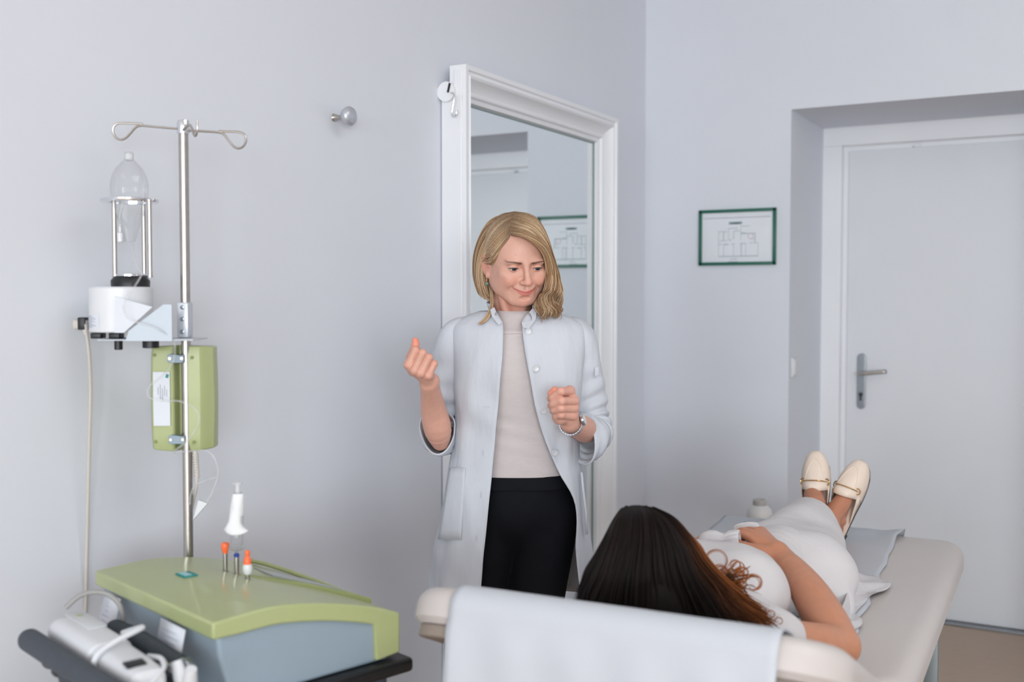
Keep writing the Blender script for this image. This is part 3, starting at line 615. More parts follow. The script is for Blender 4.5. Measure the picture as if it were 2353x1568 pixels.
# syringe standing on the middle port
sy = empty('syringe', uw((x2, y2, z2 + 0.005)), HEAD, label='clear syringe in white paper wrapping, standing on the green unit', cat='syringe')
lean = Matrix.Rotation(math.radians(1.5), 4, 'Y')
MB().lathe([(0.0025, 0.0), (0.003, 0.004), (0.012, 0.008), (0.0165, 0.012), (0.0165, 0.013), (0.0115, 0.015), (0.0115, 0.07), (0.0125, 0.071)], n=28).xf(lean).build('barrel', M['glass'], sy)
R = []
for z, wx, wy, ox in ((0.040, 0.023, 0.012, -0.001), (0.043, 0.019, 0.012, -0.003), (0.050, 0.0165, 0.0125, -0.004), (0.060, 0.0125, 0.0122, -0.002), (0.085, 0.0115, 0.0115, 0), (0.108, 0.0108, 0.011, 0.001), (0.112, 0.009, 0.009, 0.001)):
    R.append([(ox + wx * math.cos(a) + 0.0012 * math.sin(3 * a + z * 90), wy * math.sin(a), z + (0.004 * math.cos(2 * a) if z < 0.045 else 0)) for a in np.linspace(0, 2 * np.pi, 28, endpoint=False)])
MB().loft(R).xf(lean).build('wrapper', mat('white_wrap_paper', (228, 228, 230), 0.6), sy, solid=0.0007)
MB().lathe([(0, 0.03), (0.0045, 0.03), (0.0045, 0.128), (0.009, 0.129), (0.009, 0.1315), (0, 0.1315)], n=20).xf(lean).build('plunger', M['film'], sy)

# white handheld unit hanging on the handle
hs = empty('white_handset', uw((0.285, -0.108, 0.834)), UR + math.radians(-2), label='white rounded handset with a wire clip, resting by the dark push handle', cat='medical device')
def rrect(w, h, r, n=6):
    P = []
    for cx_, cy_, a0 in ((w / 2 - r, h / 2 - r, 0), (-w / 2 + r, h / 2 - r, np.pi / 2), (-w / 2 + r, -h / 2 + r, np.pi), (w / 2 - r, -h / 2 + r, 1.5 * np.pi)):
        P += [(cx_ + r * math.cos(a), cy_ + r * math.sin(a)) for a in np.linspace(a0, a0 + np.pi / 2, n)]
    return P
R = []
for x, s in ((-0.155, 0.72), (-0.151, 0.86), (-0.14, 0.97), (-0.125, 1.0), (0.03, 1.0), (0.035, 0.97), (0.037, 0.90), (0.12, 0.86), (0.16, 0.80), (0.178, 0.72), (0.186, 0.5)):
    R.append([(x, a * s, 0.032 + b_ * s) for a, b_ in rrect(0.074, 0.062, 0.022)])
MB().loft(R, caps=True).build('shell', M['white_plastic'], hs, smooth=30)
MB().box((-0.10, 0.012, 0.0628), (0.11, 0.03, 0.002), 0.0008).build('display_strip', mat('pale_grey_strip', (206, 208, 210), 0.4), hs)
MB().lathe([(0, 0), (0.006, 0), (0.006, 0.0015), (0, 0.0015)], (-0.128, 0.012, 0.063), 16).build('green_lamp', M['green'], hs)
MB().box((0.150, -0.008, 0.059), (0.02, 0.03, 0.003), 0.001, rot=Matrix.Rotation(0.15, 3, 'Y')).build('socket', M['black'], hs)
cl_ = spline([(-0.005, 0.036, 0.058), (0.02, 0.043, 0.068), (0.048, 0.046, 0.078), (0.058, 0.034, 0.078), (0.066, -0.010, 0.068), (0.072, -0.038, 0.050), (0.074, -0.043, 0.0)], 40)
MB().tube(cl_, 0.0046, 10).build('wire_clip', M['white_plastic'], hs)
MB().tube(spline([(0.10, 0.034, 0.048), (0.14, 0.036, 0.054), (0.172, 0.026, 0.050), (0.190, 0.0, 0.040), (0.190, -0.026, 0.026)], 30), 0.004, 10).build('edge_trim', M['white_plastic'], hs)
hc = empty('handset_cable', uw((0.16, -0.06, 0.88)), UR, label='short grey cable arching from the white handset to the front of the green unit', cat='cord')
MB().tube(spline([uw(p) for p in ((0.12, -0.10, 0.905), (0.13, -0.075, 0.925), (0.145, -0.045, 0.925), (0.16, -0.025, 0.905), (0.165, -0.02, 0.87), (0.16, -0.02, 0.84))], 40), 0.0045, 10).build('cable', mat('grey_cable', (150, 148, 146), 0.5), hc, True)
# dark hose couplings under the handset
for k, (x, y, z) in enumerate(((0.185, -0.145, 0.838), (0.225, -0.145, 0.834), (0.27, -0.142, 0.83), (0.315, -0.14, 0.826))):
    g = empty('hose_coupling', uw((x, y, z - 0.012)), UR, label=['dark hose coupling under the near edge of the white handset, outermost on the push handle', 'dark hose coupling second from the free end of the push handle, under the handset',
        'dark hose coupling third from the free end of the push handle, under the handset', 'dark hose coupling fourth from the free end of the push handle, under the handset'][k], cat='coupling', group='couplings under the handset')
    MB().lathe([(0, -0.02), (0.010, -0.02), (0.0115, -0.014), (0.0115, -0.004), (0.008, 0), (0.0115, 0.004), (0.0115, 0.014), (0, 0.018)], (0, 0, 0.012), 18, (1, 0.15, 0.1)).build('barrel', M['black'] if k % 2 else M['dark'], g)
    MB().lathe([(0.0116, -0.002), (0.0126, -0.002), (0.0126, 0.002), (0.0116, 0.002)], (0.008, 0.001, 0.013), 18, (1, 0.15, 0.1)).build('collar', M['steel_dark'], g)
# white clamp by the metal fitting
wc = empty('white_clamp', uw((0.462, -0.052, 0.838)), UR, label='small white forked clamp below the front corner of the green lid', cat='clamp')
for sgn in (-1, 1): MB().tube([(0, 0, 0.0), (sgn * 0.014, -0.004, 0.022), (sgn * 0.024, -0.006, 0.045)], [0.011, 0.0115, 0.008], 12).build('jaw', M['white_plastic'], wc)
MB().box((0, 0.0, -0.004), (0.03, 0.026, 0.022), 0.006).build('hub', M['white_plastic'], wc)
# ------------------------------------------------------------------ soft-body tools: signed distances on a grid, meshed with surface nets
class Vol:
    def __init__(s, lo, hi, h):
        s.lo = np.array(lo, float); s.h = h; s.n = np.ceil((np.array(hi) - s.lo) / h).astype(int) + 1
        s.v = np.full(s.n, 0.1, np.float32); s.ax = [(s.lo[i] + h * np.arange(s.n[i])).astype(np.float32) for i in range(3)]
    def put(s, fn, lo, hi, k, op='u'):
        i0 = np.clip(np.floor((np.array(lo) - k - 0.012 - s.lo) / s.h).astype(int), 0, s.n); i1 = np.clip(np.ceil((np.array(hi) + k + 0.012 - s.lo) / s.h).astype(int) + 1, 0, s.n)
        if (i1 <= i0).any(): return s
        sl = tuple(slice(a, b) for a, b in zip(i0, i1))
        X, Y, Z = s.ax[0][sl[0]][:, None, None], s.ax[1][sl[1]][None, :, None], s.ax[2][sl[2]][None, None, :]
        d = fn(X, Y, Z); v = s.v[sl]; k = max(k, 1e-6)
        if op == 'u': hh = np.clip(k - np.abs(v - d), 0, None) / k; s.v[sl] = np.minimum(v, d) - hh * hh * k * 0.25
        else: d = -d; hh = np.clip(k - np.abs(v - d), 0, None) / k; s.v[sl] = np.maximum(v, d) + hh * hh * k * 0.25
        return s
    def ell(s, c, r, k=0.006, rot=None, op='u'):
        c = np.array(c, float); r = np.array(r, float); m = max(r); Rm = None if rot is None else np.array(rot).T
        def fn(X, Y, Z):
            x, y, z = X - c[0], Y - c[1], Z - c[2]
            if Rm is not None: x, y, z = (Rm[i, 0] * x + Rm[i, 1] * y + Rm[i, 2] * z for i in range(3))
            k0 = np.sqrt((x / r[0]) ** 2 + (y / r[1]) ** 2 + (z / r[2]) ** 2); k1 = np.sqrt((x / r[0] ** 2) ** 2 + (y / r[1] ** 2) ** 2 + (z / r[2] ** 2) ** 2)
            return k0 * (k0 - 1) / np.maximum(k1, 1e-6)
        b = r if rot is None else np.array([m, m, m]); return s.put(fn, c - b, c + b, k, op)
    def cap(s, a, b, ra, rb, k=0.006, op='u', sq=None):
        a = np.array(a, float); b = np.array(b, float); d = b - a; L2 = max(d @ d, 1e-12)
        def fn(X, Y, Z):
            x, y, z = X - a[0], Y - a[1], Z - a[2]; t = np.clip((x * d[0] + y * d[1] + z * d[2]) / L2, 0, 1)
            x, y, z = x - t * d[0], y - t * d[1], z - t * d[2]
            if sq is not None:
                ax_, f_ = sq; q = x * ax_[0] + y * ax_[1] + z * ax_[2]; q2 = q * (f_ - 1); x, y, z = x + q2 * ax_[0], y + q2 * ax_[1], z + q2 * ax_[2]
            return np.sqrt(x * x + y * y + z * z) - (ra + t * (rb - ra))
        m = max(ra, rb); return s.put(fn, np.minimum(a, b) - m, np.maximum(a, b) + m, k, op)
    def chain(s, P, r, k=0.004, op='u'):
        """bent tapered tube through the points P, joined to the rest in one go"""
        P = np.array(P, float); r = np.array(r, float)
        def fn(X, Y, Z):
            out = None
            for i in range(len(P) - 1):
                a, d = P[i], P[i + 1] - P[i]; L2 = max(d @ d, 1e-12); x, y, z = X - a[0], Y - a[1], Z - a[2]; t = np.clip((x * d[0] + y * d[1] + z * d[2]) / L2, 0, 1)
                x, y, z = x - t * d[0], y - t * d[1], z - t * d[2]; q = np.sqrt(x * x + y * y + z * z) - (r[i] + t * (r[i + 1] - r[i])); out = q if out is None else np.minimum(out, q)
            return out
        m = max(r); return s.put(fn, P.min(0) - m, P.max(0) + m, k, op)
    def limb(s, P, r, k=0.004, n=14, op='u'):
        q = spline(np.concatenate([np.array(P, float), np.array(r, float)[:, None]], 1), n); return s.chain(q[:, :3], q[:, 3], k, op)
    def mesh(s, smooth=1):
        v = s.v; n = v.shape; neg = v < 0
        c = np.zeros(tuple(a - 1 for a in n), np.int8)
        for d in np.ndindex(2, 2, 2): c += neg[d[0]:n[0] - 1 + d[0], d[1]:n[1] - 1 + d[1], d[2]:n[2] - 1 + d[2]]
        I = np.argwhere((c > 0) & (c < 8)); idx = np.full(c.shape, -1, np.int64); idx[tuple(I.T)] = np.arange(len(I))
        cor = {d: v[I[:, 0] + d[0], I[:, 1] + d[1], I[:, 2] + d[2]] for d in np.ndindex(2, 2, 2)}
        acc = np.zeros((len(I), 3)); cnt = np.zeros(len(I))
        for d in np.ndindex(2, 2, 2):
            for a in range(3):
                if d[a]: continue
                e = list(d); e[a] = 1; A, B = cor[d], cor[tuple(e)]; m = (A < 0) != (B < 0); t = np.where(m, A / np.where(m, A - B, 1), 0)
                p = np.tile(np.array(d, float), (len(I), 1)); p[:, a] += t; acc[m] += p[m]; cnt[m] += 1
        V = s.lo + s.h * (I + acc / cnt[:, None]); F = []
        for a in range(3):
            b_, c_ = (a + 1) % 3, (a + 2) % 3; sl0 = [slice(None)] * 3; sl1 = [slice(None)] * 3; sl0[a] = slice(0, -1); sl1[a] = slice(1, None)
            E = np.argwhere(neg[tuple(sl0)] != neg[tuple(sl1)]); E = E[(E[:, b_] > 0) & (E[:, c_] > 0) & (E[:, b_] < n[b_] - 1) & (E[:, c_] < n[c_] - 1)]
            q = []
            for ob, oc in ((-1, -1), (0, -1), (0, 0), (-1, 0)):
                g = E.copy(); g[:, b_] += ob; g[:, c_] += oc; q.append(idx[tuple(g.T)])
            q = np.stack(q, 1); fl = neg[tuple(E.T)]; q[~fl] = q[~fl][:, ::-1]; F.append(q)
        F = np.concatenate(F); F = F[(F >= 0).all(1)]
        for _ in range(smooth):
            A = np.zeros_like(V); w = np.zeros(len(V))
            for i in range(4):
                for j in ((i + 1) % 4, (i - 1) % 4): np.add.at(A, F[:, i], V[F[:, j]]); np.add.at(w, F[:, i], 1)
            V = V * 0.4 + 0.6 * A / np.maximum(w, 1)[:, None]
        return V, F
def add_vf(mb, V, F): return mb.add(V, F.tolist())
def np_mesh(name, parts, m, parent=None, world=False, cols=None):
    """parts = [(V, F), ...] joined fast into one mesh object"""
    V = np.concatenate([p[0] for p in parts]); off = np.cumsum([0] + [len(p[0]) for p in parts]); F = np.concatenate([np.asarray(p[1]) + o for p, o in zip(parts, off)])
    if world and parent is not None: Mi = np.array(parent.matrix_basis.inverted()); V = V @ Mi[:3, :3].T + Mi[:3, 3]
    k = F.shape[1]; me = bpy.data.meshes.new(name); me.vertices.add(len(V)); me.vertices.foreach_set('co', V.astype(np.float32).ravel())
    me.loops.add(len(F) * k); me.loops.foreach_set('vertex_index', F.astype(np.int32).ravel()); me.polygons.add(len(F))
    me.polygons.foreach_set('loop_start', np.arange(0, len(F) * k, k, dtype=np.int32))
    try: me.polygons.foreach_set('loop_total', np.full(len(F), k, np.int32))
    except Exception: pass
    me.update(calc_edges=True); me.validate()
    if cols is not None:
        at_ = me.color_attributes.new('col', 'FLOAT_COLOR', 'POINT'); cc = np.concatenate(cols); at_.data.foreach_set('color', np.concatenate([cc, np.ones((len(cc), 1))], 1).astype(np.float32).ravel())
    me.shade_smooth(); me.materials.append(m); o = bpy.data.objects.new(name, me); COL.objects.link(o)
    if parent is not None: o.parent = parent
    return o
def locks(paths, radii, nseg=6, flat=0.6):
    """many tapered hair locks (each an (n,3) path) as one quad mesh; returns V, F, per-vertex (lock index, position along lock)"""
    VV, FF, info, k = [], [], [], 0
    a = np.linspace(0, 2 * np.pi, nseg, endpoint=False)
    for li, (p, r) in enumerate(zip(paths, radii)):
        m = len(p); t = np.gradient(p, axis=0); t /= np.maximum(np.linalg.norm(t, axis=1)[:, None], 1e-9)
        ref = np.array([0.3, 0.9, 0.25]); u = np.cross(t, ref); u /= np.maximum(np.linalg.norm(u, axis=1)[:, None], 1e-9); w = np.cross(t, u)
        V = p[:, None, :] + r[:, None, None] * (np.cos(a)[None, :, None] * u[:, None, :] + flat * np.sin(a)[None, :, None] * w[:, None, :])
        VV.append(V.reshape(-1, 3)); i, j = np.meshgrid(np.arange(m - 1), np.arange(nseg), indexing='ij')
        FF.append(k + np.stack([i * nseg + j, i * nseg + (j + 1) % nseg, (i + 1) * nseg + (j + 1) % nseg, (i + 1) * nseg + j], -1).reshape(-1, 4))
        info.append(np.stack([np.full(m * nseg, li), np.repeat(np.linspace(0, 1, m), nseg)], 1)); k += m * nseg
    return np.concatenate(VV), np.concatenate(FF), np.concatenate(info)
def sstep(a, b, x): t = np.clip((x - a) / (b - a), 0, 1); return t * t * (3 - 2 * t)
def rotm(rx=0, ry=0, rz=0): return np.array(Matrix.Rotation(rz, 3, 'Z') @ Matrix.Rotation(ry, 3, 'Y') @ Matrix.Rotation(rx, 3, 'X'))
# ------------------------------------------------------------------ the standing woman
WD = 2.65
wo = at(1190, 700, WD); wo[2] = 0.0
woman = empty('person', wo, HEAD, label='standing woman with blonde bob in an open white coat, both fists raised, looking down', cat='person')
def wl(px, py, dd=0.0): p = at(px, py, WD + dd) - wo; return np.array([p @ RT, p @ FW, p[2]])
def wls(L): return np.array([wl(*q) for q in L])
SKIN = np.array(lin((222, 168, 148))); 
M['skin'] = mat('skin', (222, 170, 150), 0.48, noise=(90, 0.035), bump=(420, 0.06), attr='col', sss=0.12)
def skin_noise(V, s=60.0):
    return (np.sin(V[:, 0] * s * 1.7 + 3 * np.sin(V[:, 1] * s)) * np.sin(V[:, 2] * s * 1.3 + 2 * np.sin(V[:, 0] * s * 0.8)) * 0.5)[:, None]
# --- head, in its own frame: x to her left, y back, z up, eye level at z = 0
hv = Vol((-0.088, -0.125, -0.135), (0.088, 0.105, 0.118), 0.0014)
hv.ell((0, 0.008, 0.030), (0.070, 0.088, 0.078), 0.01)
hv.ell((0, -0.030, 0.005), (0.064, 0.056, 0.075), 0.02)
hv.ell((0, -0.034, -0.040), (0.055, 0.053, 0.052), 0.02)
hv.ell((0, -0.050, -0.072), (0.037, 0.036, 0.030), 0.022)
hv.ell((0, -0.0815, -0.0885), (0.015, 0.011, 0.0125), 0.016)                       # chin
hv.ell((0, -0.0845, -0.060), (0.024, 0.010, 0.020), 0.012)                          # mouth mound
for s in (-1, 1):
    hv.ell((s * 0.041, -0.062, -0.022), (0.021, 0.020, 0.017), 0.014)              # cheekbone
    hv.ell((s * 0.034, -0.074, -0.036), (0.0165, 0.014, 0.0155), 0.010)            # raised smiling cheek
    hv.ell((s * 0.025, -0.0785, 0.0125), (0.022, 0.0075, 0.007), 0.016)              # brow ridge
    hv.ell((s * 0.043, -0.044, -0.048), (0.019, 0.026, 0.024), 0.016)              # lower cheek
    hv.ell((s * 0.048, -0.030, -0.062), (0.012, 0.022, 0.018), 0.016)
    hv.cap((s * 0.052, -0.005, -0.055), (s * 0.024, -0.072, -0.085), 0.012, 0.011, 0.02)   # jaw line
    hv.ell((s * 0.031, -0.0925, -0.003), (0.0155, 0.0115, 0.0085), 0.012, op='s')    # eye socket
    hv.ell((s * 0.0135, -0.0915, 0.0015), (0.005, 0.009, 0.009), 0.009, op='s')
hv.chain([(0, -0.083, 0.012), (0, -0.093, -0.008), (0, -0.1045, -0.027), (0, -0.1055, -0.031)], (0.0065, 0.0068, 0.0078, 0.0082), 0.007)   # nose
hv.ell((0, -0.107, -0.0325), (0.0092, 0.0085, 0.0080), 0.005)
for s in (-1, 1):
    hv.ell((s * 0.0108, -0.0955, -0.0350), (0.0060, 0.0085, 0.0058), 0.0075)
    hv.ell((s * 0.0058, -0.1030, -0.0412), (0.0026, 0.0036, 0.0026), 0.002, op='s')
    hv.chain([(s * 0.0170, -0.0915, -0.0370), (s * 0.0275, -0.0885, -0.0445), (s * 0.0365, -0.0815, -0.0530), (s * 0.0375, -0.0775, -0.064)], (0.0006, 0.0012, 0.0019, 0.0008), 0.0050, op='s')   # smile fold
hv.ell((0, -0.0965, -0.0475), (0.003, 0.004, 0.006), 0.004, op='s')                 # philtrum
mz = lambda x: -0.0610 + 0.0105 * (abs(x) / 0.031) ** 1.8
my_ = lambda x: -0.0948 + 0.0165 * (abs(x) / 0.031) ** 2
xs = np.linspace(-0.029, 0.029, 13)
hv.chain([(x, my_(x) + 0.0012, mz(x) + 0.0028 * (1 - (abs(x) / 0.030) ** 2) - 0.0007 * math.exp(-(x / 0.004) ** 2)) for x in xs], [0.0030 * (1 - 0.72 * (abs(x) / 0.0292) ** 1.6) for x in xs], 0.0026)
hv.chain([(x, my_(x) + 0.0008, mz(x) - 0.0036 * (1 - (abs(x) / 0.030) ** 2)) for x in xs], [0.0039 * (1 - 0.8 * (abs(x) / 0.0292) ** 1.5) for x in xs], 0.0030)
hv.chain([(x, my_(x) - 0.0036, mz(x)) for x in np.linspace(-0.0325, 0.0325, 17)], [0.0010] * 17, 0.0018, op='s')
hv.ell((0, -0.0925, -0.0755), (0.012, 0.005, 0.0035), 0.006, op='s')                # under the lip
# eyelids: shells over the eyeballs, looking down
EY = {}
for s in (-1, 1):
    c = np.array([s * 0.0305, -0.0735, -0.0005]); EY[s] = c; r = 0.0136
    for up_ in (1, 0):
        def lid(X, Y, Z, c=c, s=s, up_=up_):
            x, y, z = X - c[0], Y - c[1], Z - c[2]; d = np.sqrt(x * x + y * y + z * z) - r
            u = np.clip(x / 0.0145, -1, 1); e = 0.0006 - 0.0040 * u * u + s * u * 0.0002 if up_ else -0.0066 + 0.0032 * u * u + s * u * 0.0004
            p = (e - z) if up_ else (z - e)
            return np.maximum(d, p * 0.9)
        hv.put(lid, c - r, c + r, 0.0016)
    hv.chain([(c[0] + t, c[1] - math.sqrt(max(r * r - t * t, 0)) + 0.0006, c[2] + 0.0062 - 0.0035 * (t / 0.0145) ** 2) for t in np.linspace(-0.0125, 0.0125, 9)], [0.0007] * 9, 0.002, op='s')
# ears
for s in (-1, 1):
    Rm = rotm(-0.18, 0, s * -0.40)
    hv.ell((s * 0.0745, 0.010, -0.016), (0.0050, 0.0170, 0.0285), 0.004, rot=Rm)
    hv.ell((s * 0.0730, -0.001, -0.041), (0.0042, 0.0070, 0.0085), 0.004)
    hv.ell((s * 0.0815, 0.010, -0.014), (0.0052, 0.0105, 0.0175), 0.005, rot=Rm, op='s')
    hv.chain([(s * 0.0745, 0.004, -0.022), (s * 0.0775, 0.012, -0.010), (s * 0.0785, 0.014, 0.002), (s * 0.077, 0.008, 0.008)], (0.0022, 0.0022, 0.002, 0.0015), 0.003)
    hv.ell((s * 0.0725, -0.007, -0.012), (0.004, 0.0045, 0.007), 0.004)
for s in (-1, 1): hv.ell((s * 0.053, -0.010, -0.034), (0.013, 0.030, 0.038), 0.012)
hv.cap((0, 0.022, -0.05), (0.0, 0.045, -0.15), 0.050, 0.050, 0.02)                   # top of the neck
HVt, HFt = hv.mesh(1)
def face_colour(V):
    x, y, z = V.T; c = np.tile(np.array(lin((210, 161, 142))), (len(V), 1)); front = sstep(-0.03, -0.06, y)
    def blend(w, rgb): nonlocal c; c = c * (1 - w[:, None]) + np.array(lin(rgb)) * w[:, None]
    for s in (-1, 1):
        blend(0.55 * front * np.exp(-((x - s * 0.037) / 0.018) ** 2 - ((z + 0.034) / 0.015) ** 2), (218, 146, 126))
        blend(0.5 * front * np.exp(-((x - s * 0.031) / 0.017) ** 2 - ((z + 0.008) / 0.006) ** 2), (196, 138, 120))
        blend(0.45 * front * np.exp(-((x - s * 0.030) / 0.018) ** 2 - ((z - 0.006) / 0.005) ** 2), (196, 136, 116))
        blend(0.55 * front * np.exp(-((x - s * 0.013) / 0.004) ** 2 - ((z + 0.001) / 0.005) ** 2), (190, 122, 106))
        # brows
        u = (s * x - 0.010) / 0.043; bz = 0.0098 + 0.0050 * np.sin(np.clip(u, 0, 1) * 2.3); th = 0.0031 * (1 - 0.6 * np.clip(u, 0, 1))
        w = sstep(0.0, 0.15, u) * sstep(1.05, 0.75, u) * np.exp(-((z - bz) / th) ** 2 * 1.1) * front
        blend(np.clip(1.5 * w, 0, 0.92), (92, 62, 46))
        blend(0.65 * sstep(0.066, 0.071, np.abs(x)) * np.exp(-((z + 0.004) / 0.03) ** 2) * sstep(-0.02, 0.0, y) * 0.5, (220, 132, 112))
    blend(0.5 * np.exp(-(x / 0.012) ** 2 - ((z + 0.034) / 0.009) ** 2) * sstep(-0.09, -0.1, y), (224, 148, 130))
    blend(0.35 * np.exp(-(x / 0.016) ** 2 - ((z + 0.090) / 0.012) ** 2) * front, (222, 142, 122))
    m = -0.0610 + 0.0105 * (np.abs(x) / 0.031) ** 1.8; kx = np.clip(1 - (np.abs(x) / 0.0295) ** 2.0, 0, 1)
    upb = m + 0.0052 * kx ** 0.8 - 0.0010 * np.exp(-(x / 0.0035) ** 2); lob = m - 0.0078 * kx ** 0.8
    w = sstep(0.0010, -0.0008, z - upb) * sstep(-0.0012, 0.0008, z - lob) * (np.abs(x) < 0.0295) * (y < -0.065)
    blend(0.80 * w, (200, 106, 96)); blend(0.8 * (np.abs(x) < 0.0315) * (y < -0.065) * np.exp(-((z - m) / 0.0011) ** 2), (112, 46, 42))
    blend(0.6 * front * np.exp(-((x + 0.028) / 0.0016) ** 2 - ((z - 0.032) / 0.0016) ** 2), (226, 110, 100))
    return c * (1 + 0.02 * skin_noise(V, 200))
HS = 0.965                                   # head size
HR = rotm(0, math.radians(-1.5), math.radians(18)) @ rotm(math.radians(17), 0, 0)
eye_mid = wl(1206.8, 614, -0.078)
HC = eye_mid - HR @ (np.array([0, -0.078, 0]) * HS)
def hw_(V): return np.asarray(V) * HS @ HR.T + HC
# --- forearms and hands
def hand_vol(lo, hi, h=0.0014): return Vol(np.array(lo), np.array(hi), h)
def q1(cx_, cy_, y): return wl(910 + cx_ / 5.225, 760 + cy_ / 5.225, y)      # right hand, survey crop units
HD = -0.19
WR = q1(398, 600, HD + 0.0); k0 = 0.0
rv = hand_vol(wl(905, 1040, -0.30), wl(1062, 770, 0.07), 0.0015) if False else None
lo = np.minimum(wl(915, 1040, -0.28), wl(1062, 765, 0.05)); hi = np.maximum(wl(915, 1040, -0.28), wl(1062, 765, 0.05))
lo[2] = wl(915, 1050, 0.05)[2]
rv = Vol(lo, hi, 0.0016)
E1 = q1(532, 1335, -0.056); FA = [q1(398, 640, HD + 0.012), q1(425, 800, HD + 0.055), q1(455, 980, HD + 0.090), q1(500, 1180, -0.078), E1]
rv.limb(FA, (0.0215, 0.0255, 0.031, 0.033, 0.022), 0.01)
rv.cap(q1(372, 600, HD + 0.01), q1(435, 600, HD + 0.01), 0.0165, 0.0165, 0.008)
mcp = [q1(152, 412, HD - 0.028), q1(226, 478, HD - 0.034), q1(303, 512, HD - 0.032), q1(390, 540, HD - 0.026)]
pip = [q1(232, 238, HD - 0.030), q1(318, 272, HD - 0.036), q1(396, 325, HD - 0.032), q1(458, 398, HD - 0.024)]
dip = [q1(258, 240, HD - 0.004), q1(330, 290, HD - 0.008), q1(398, 350, HD - 0.006), q1(450, 415, HD - 0.001)]
tip = [q1(255, 330, HD + 0.004), q1(318, 385, HD + 0.002), q1(380, 435, HD + 0.002), q1(430, 470, HD + 0.006)]
for m_, r_ in zip(mcp, (0.0125, 0.0125, 0.012, 0.011)): rv.cap(q1(390, 590, HD + 0.004), m_ + np.array([0, 0.003, 0]), 0.0155, r_, 0.006)
rv.ell(q1(280, 430, HD - 0.002), (0.030, 0.017, 0.026), 0.008)
for m_, p_, d_, t_, r_ in zip(mcp, pip, dip, tip, (1.0, 1.04, 1.0, 0.9)):
    fv = [m_, m_ * 0.5 + p_ * 0.5, p_]
    rv.chain(fv, (0.0108 * r_, 0.0092 * r_, 0.0094 * r_), 0.0008); rv.chain([p_, d_, t_], (0.0094 * r_, 0.0086 * r_, 0.0075 * r_), 0.0016)
    rv.ell(m_ - np.array([0, 0.0035, 0]), (0.0085, 0.007, 0.0085), 0.005)
rv.chain([q1(215, 470, HD + 0.012), q1(180, 330, HD + 0.012), q1(220, 215, HD - 0.006), q1(236, 165, HD - 0.010), q1(230, 118, HD - 0.010)], (0.016, 0.0125, 0.0098, 0.0092, 0.0072), 0.004)
RV, RFc = rv.mesh(1)
def q2(cx_, cy_, y): return wl(1230 + cx_ / 7.465, 870 + cy_ / 7.465, y)     # left hand, survey crop units
LD = -0.205
lo = np.minimum(q2(100, 1500, 0.03), q2(1250, 100, -0.28)); hi = np.maximum(q2(100, 1500, 0.03), q2(1250, 100, -0.28))
lv_ = Vol(lo, hi, 0.0016)
LW = q2(590, 760, LD + 0.025)
lv_.limb([LW, q2(680, 800, LD + 0.06), q2(800, 850, LD + 0.115), q2(860, 890, -0.035), q2(890, 890, -0.005)], (0.0225, 0.0255, 0.030, 0.031, 0.026), 0.01)
mcp2 = [q2(595, 215, LD - 0.010), q2(665, 385, LD - 0.008), q2(655, 520, LD - 0.006), q2(640, 650, LD - 0.004)]
pip2 = [q2(440, 225, LD - 0.040), q2(450, 390, LD - 0.042), q2(440, 515, LD - 0.038), q2(440, 625, LD - 0.030)]
dip2 = [q2(300, 330, LD - 0.030), q2(310, 440, LD - 0.030), q2(330, 545, LD - 0.026), q2(360, 650, LD - 0.018)]
tip2 = [q2(258, 352, LD - 0.012), q2(262, 470, LD - 0.012), q2(300, 560, LD - 0.008), q2(345, 640, LD - 0.002)]
lv_.ell(q2(500, 500, LD + 0.0), (0.027, 0.020, 0.036), 0.01)
for m_, r_ in zip(mcp2, (0.0125, 0.0125, 0.012, 0.011)): lv_.cap(LW + np.array([0, -0.004, 0.004]), m_ + np.array([0, 0.004, 0]), 0.0175, r_, 0.006)
for m_, p_, d_, t_, r_ in zip(mcp2, pip2, dip2, tip2, (1.02, 1.04, 1.0, 0.92)):
    lv_.chain([m_, m_ * 0.5 + p_ * 0.5, p_], (0.0108 * r_, 0.0095 * r_, 0.0098 * r_), 0.0008); lv_.chain([p_, d_, t_], (0.0098 * r_, 0.0088 * r_, 0.0078 * r_), 0.0014)
    lv_.ell(p_ + np.array([0.001, -0.003, 0.0005]), (0.0078, 0.007, 0.0078), 0.004)
lv_.chain([q2(560, 690, LD + 0.01), q2(420, 620, LD + 0.004), q2(330, 420, LD + 0.0), q2(285, 265, LD - 0.012), q2(335, 205, LD - 0.018)], (0.017, 0.015, 0.012, 0.0102, 0.0092), 0.004)
lv_.ell(q2(420, 690, LD - 0.004), (0.016, 0.016, 0.014), 0.008)
LV, LFc = lv_.mesh(1)
def hand_colour(V, mc, pp, hot):
    c = np.tile(np.array(lin((212, 160, 141))), (len(V), 1))
    for p in list(mc) + list(pp): w = 0.30 * np.exp(-((V - p) ** 2).sum(1) / 0.011 ** 2)[:, None]; c = c * (1 - w) + np.array(lin((226, 148, 130))) * w
    w = 0.75 * np.exp(-((V - hot) ** 2).sum(1) / 0.014 ** 2)[:, None]; c = c * (1 - w) + np.array(lin((238, 128, 98))) * w
    return c * (1 + 0.03 * skin_noise(V, 150))
rc_ = hand_colour(RV, mcp, pip, q1(232, 130, HD - 0.012)); lc_ = hand_colour(LV, mcp2, pip2, q2(325, 220, LD - 0.02))
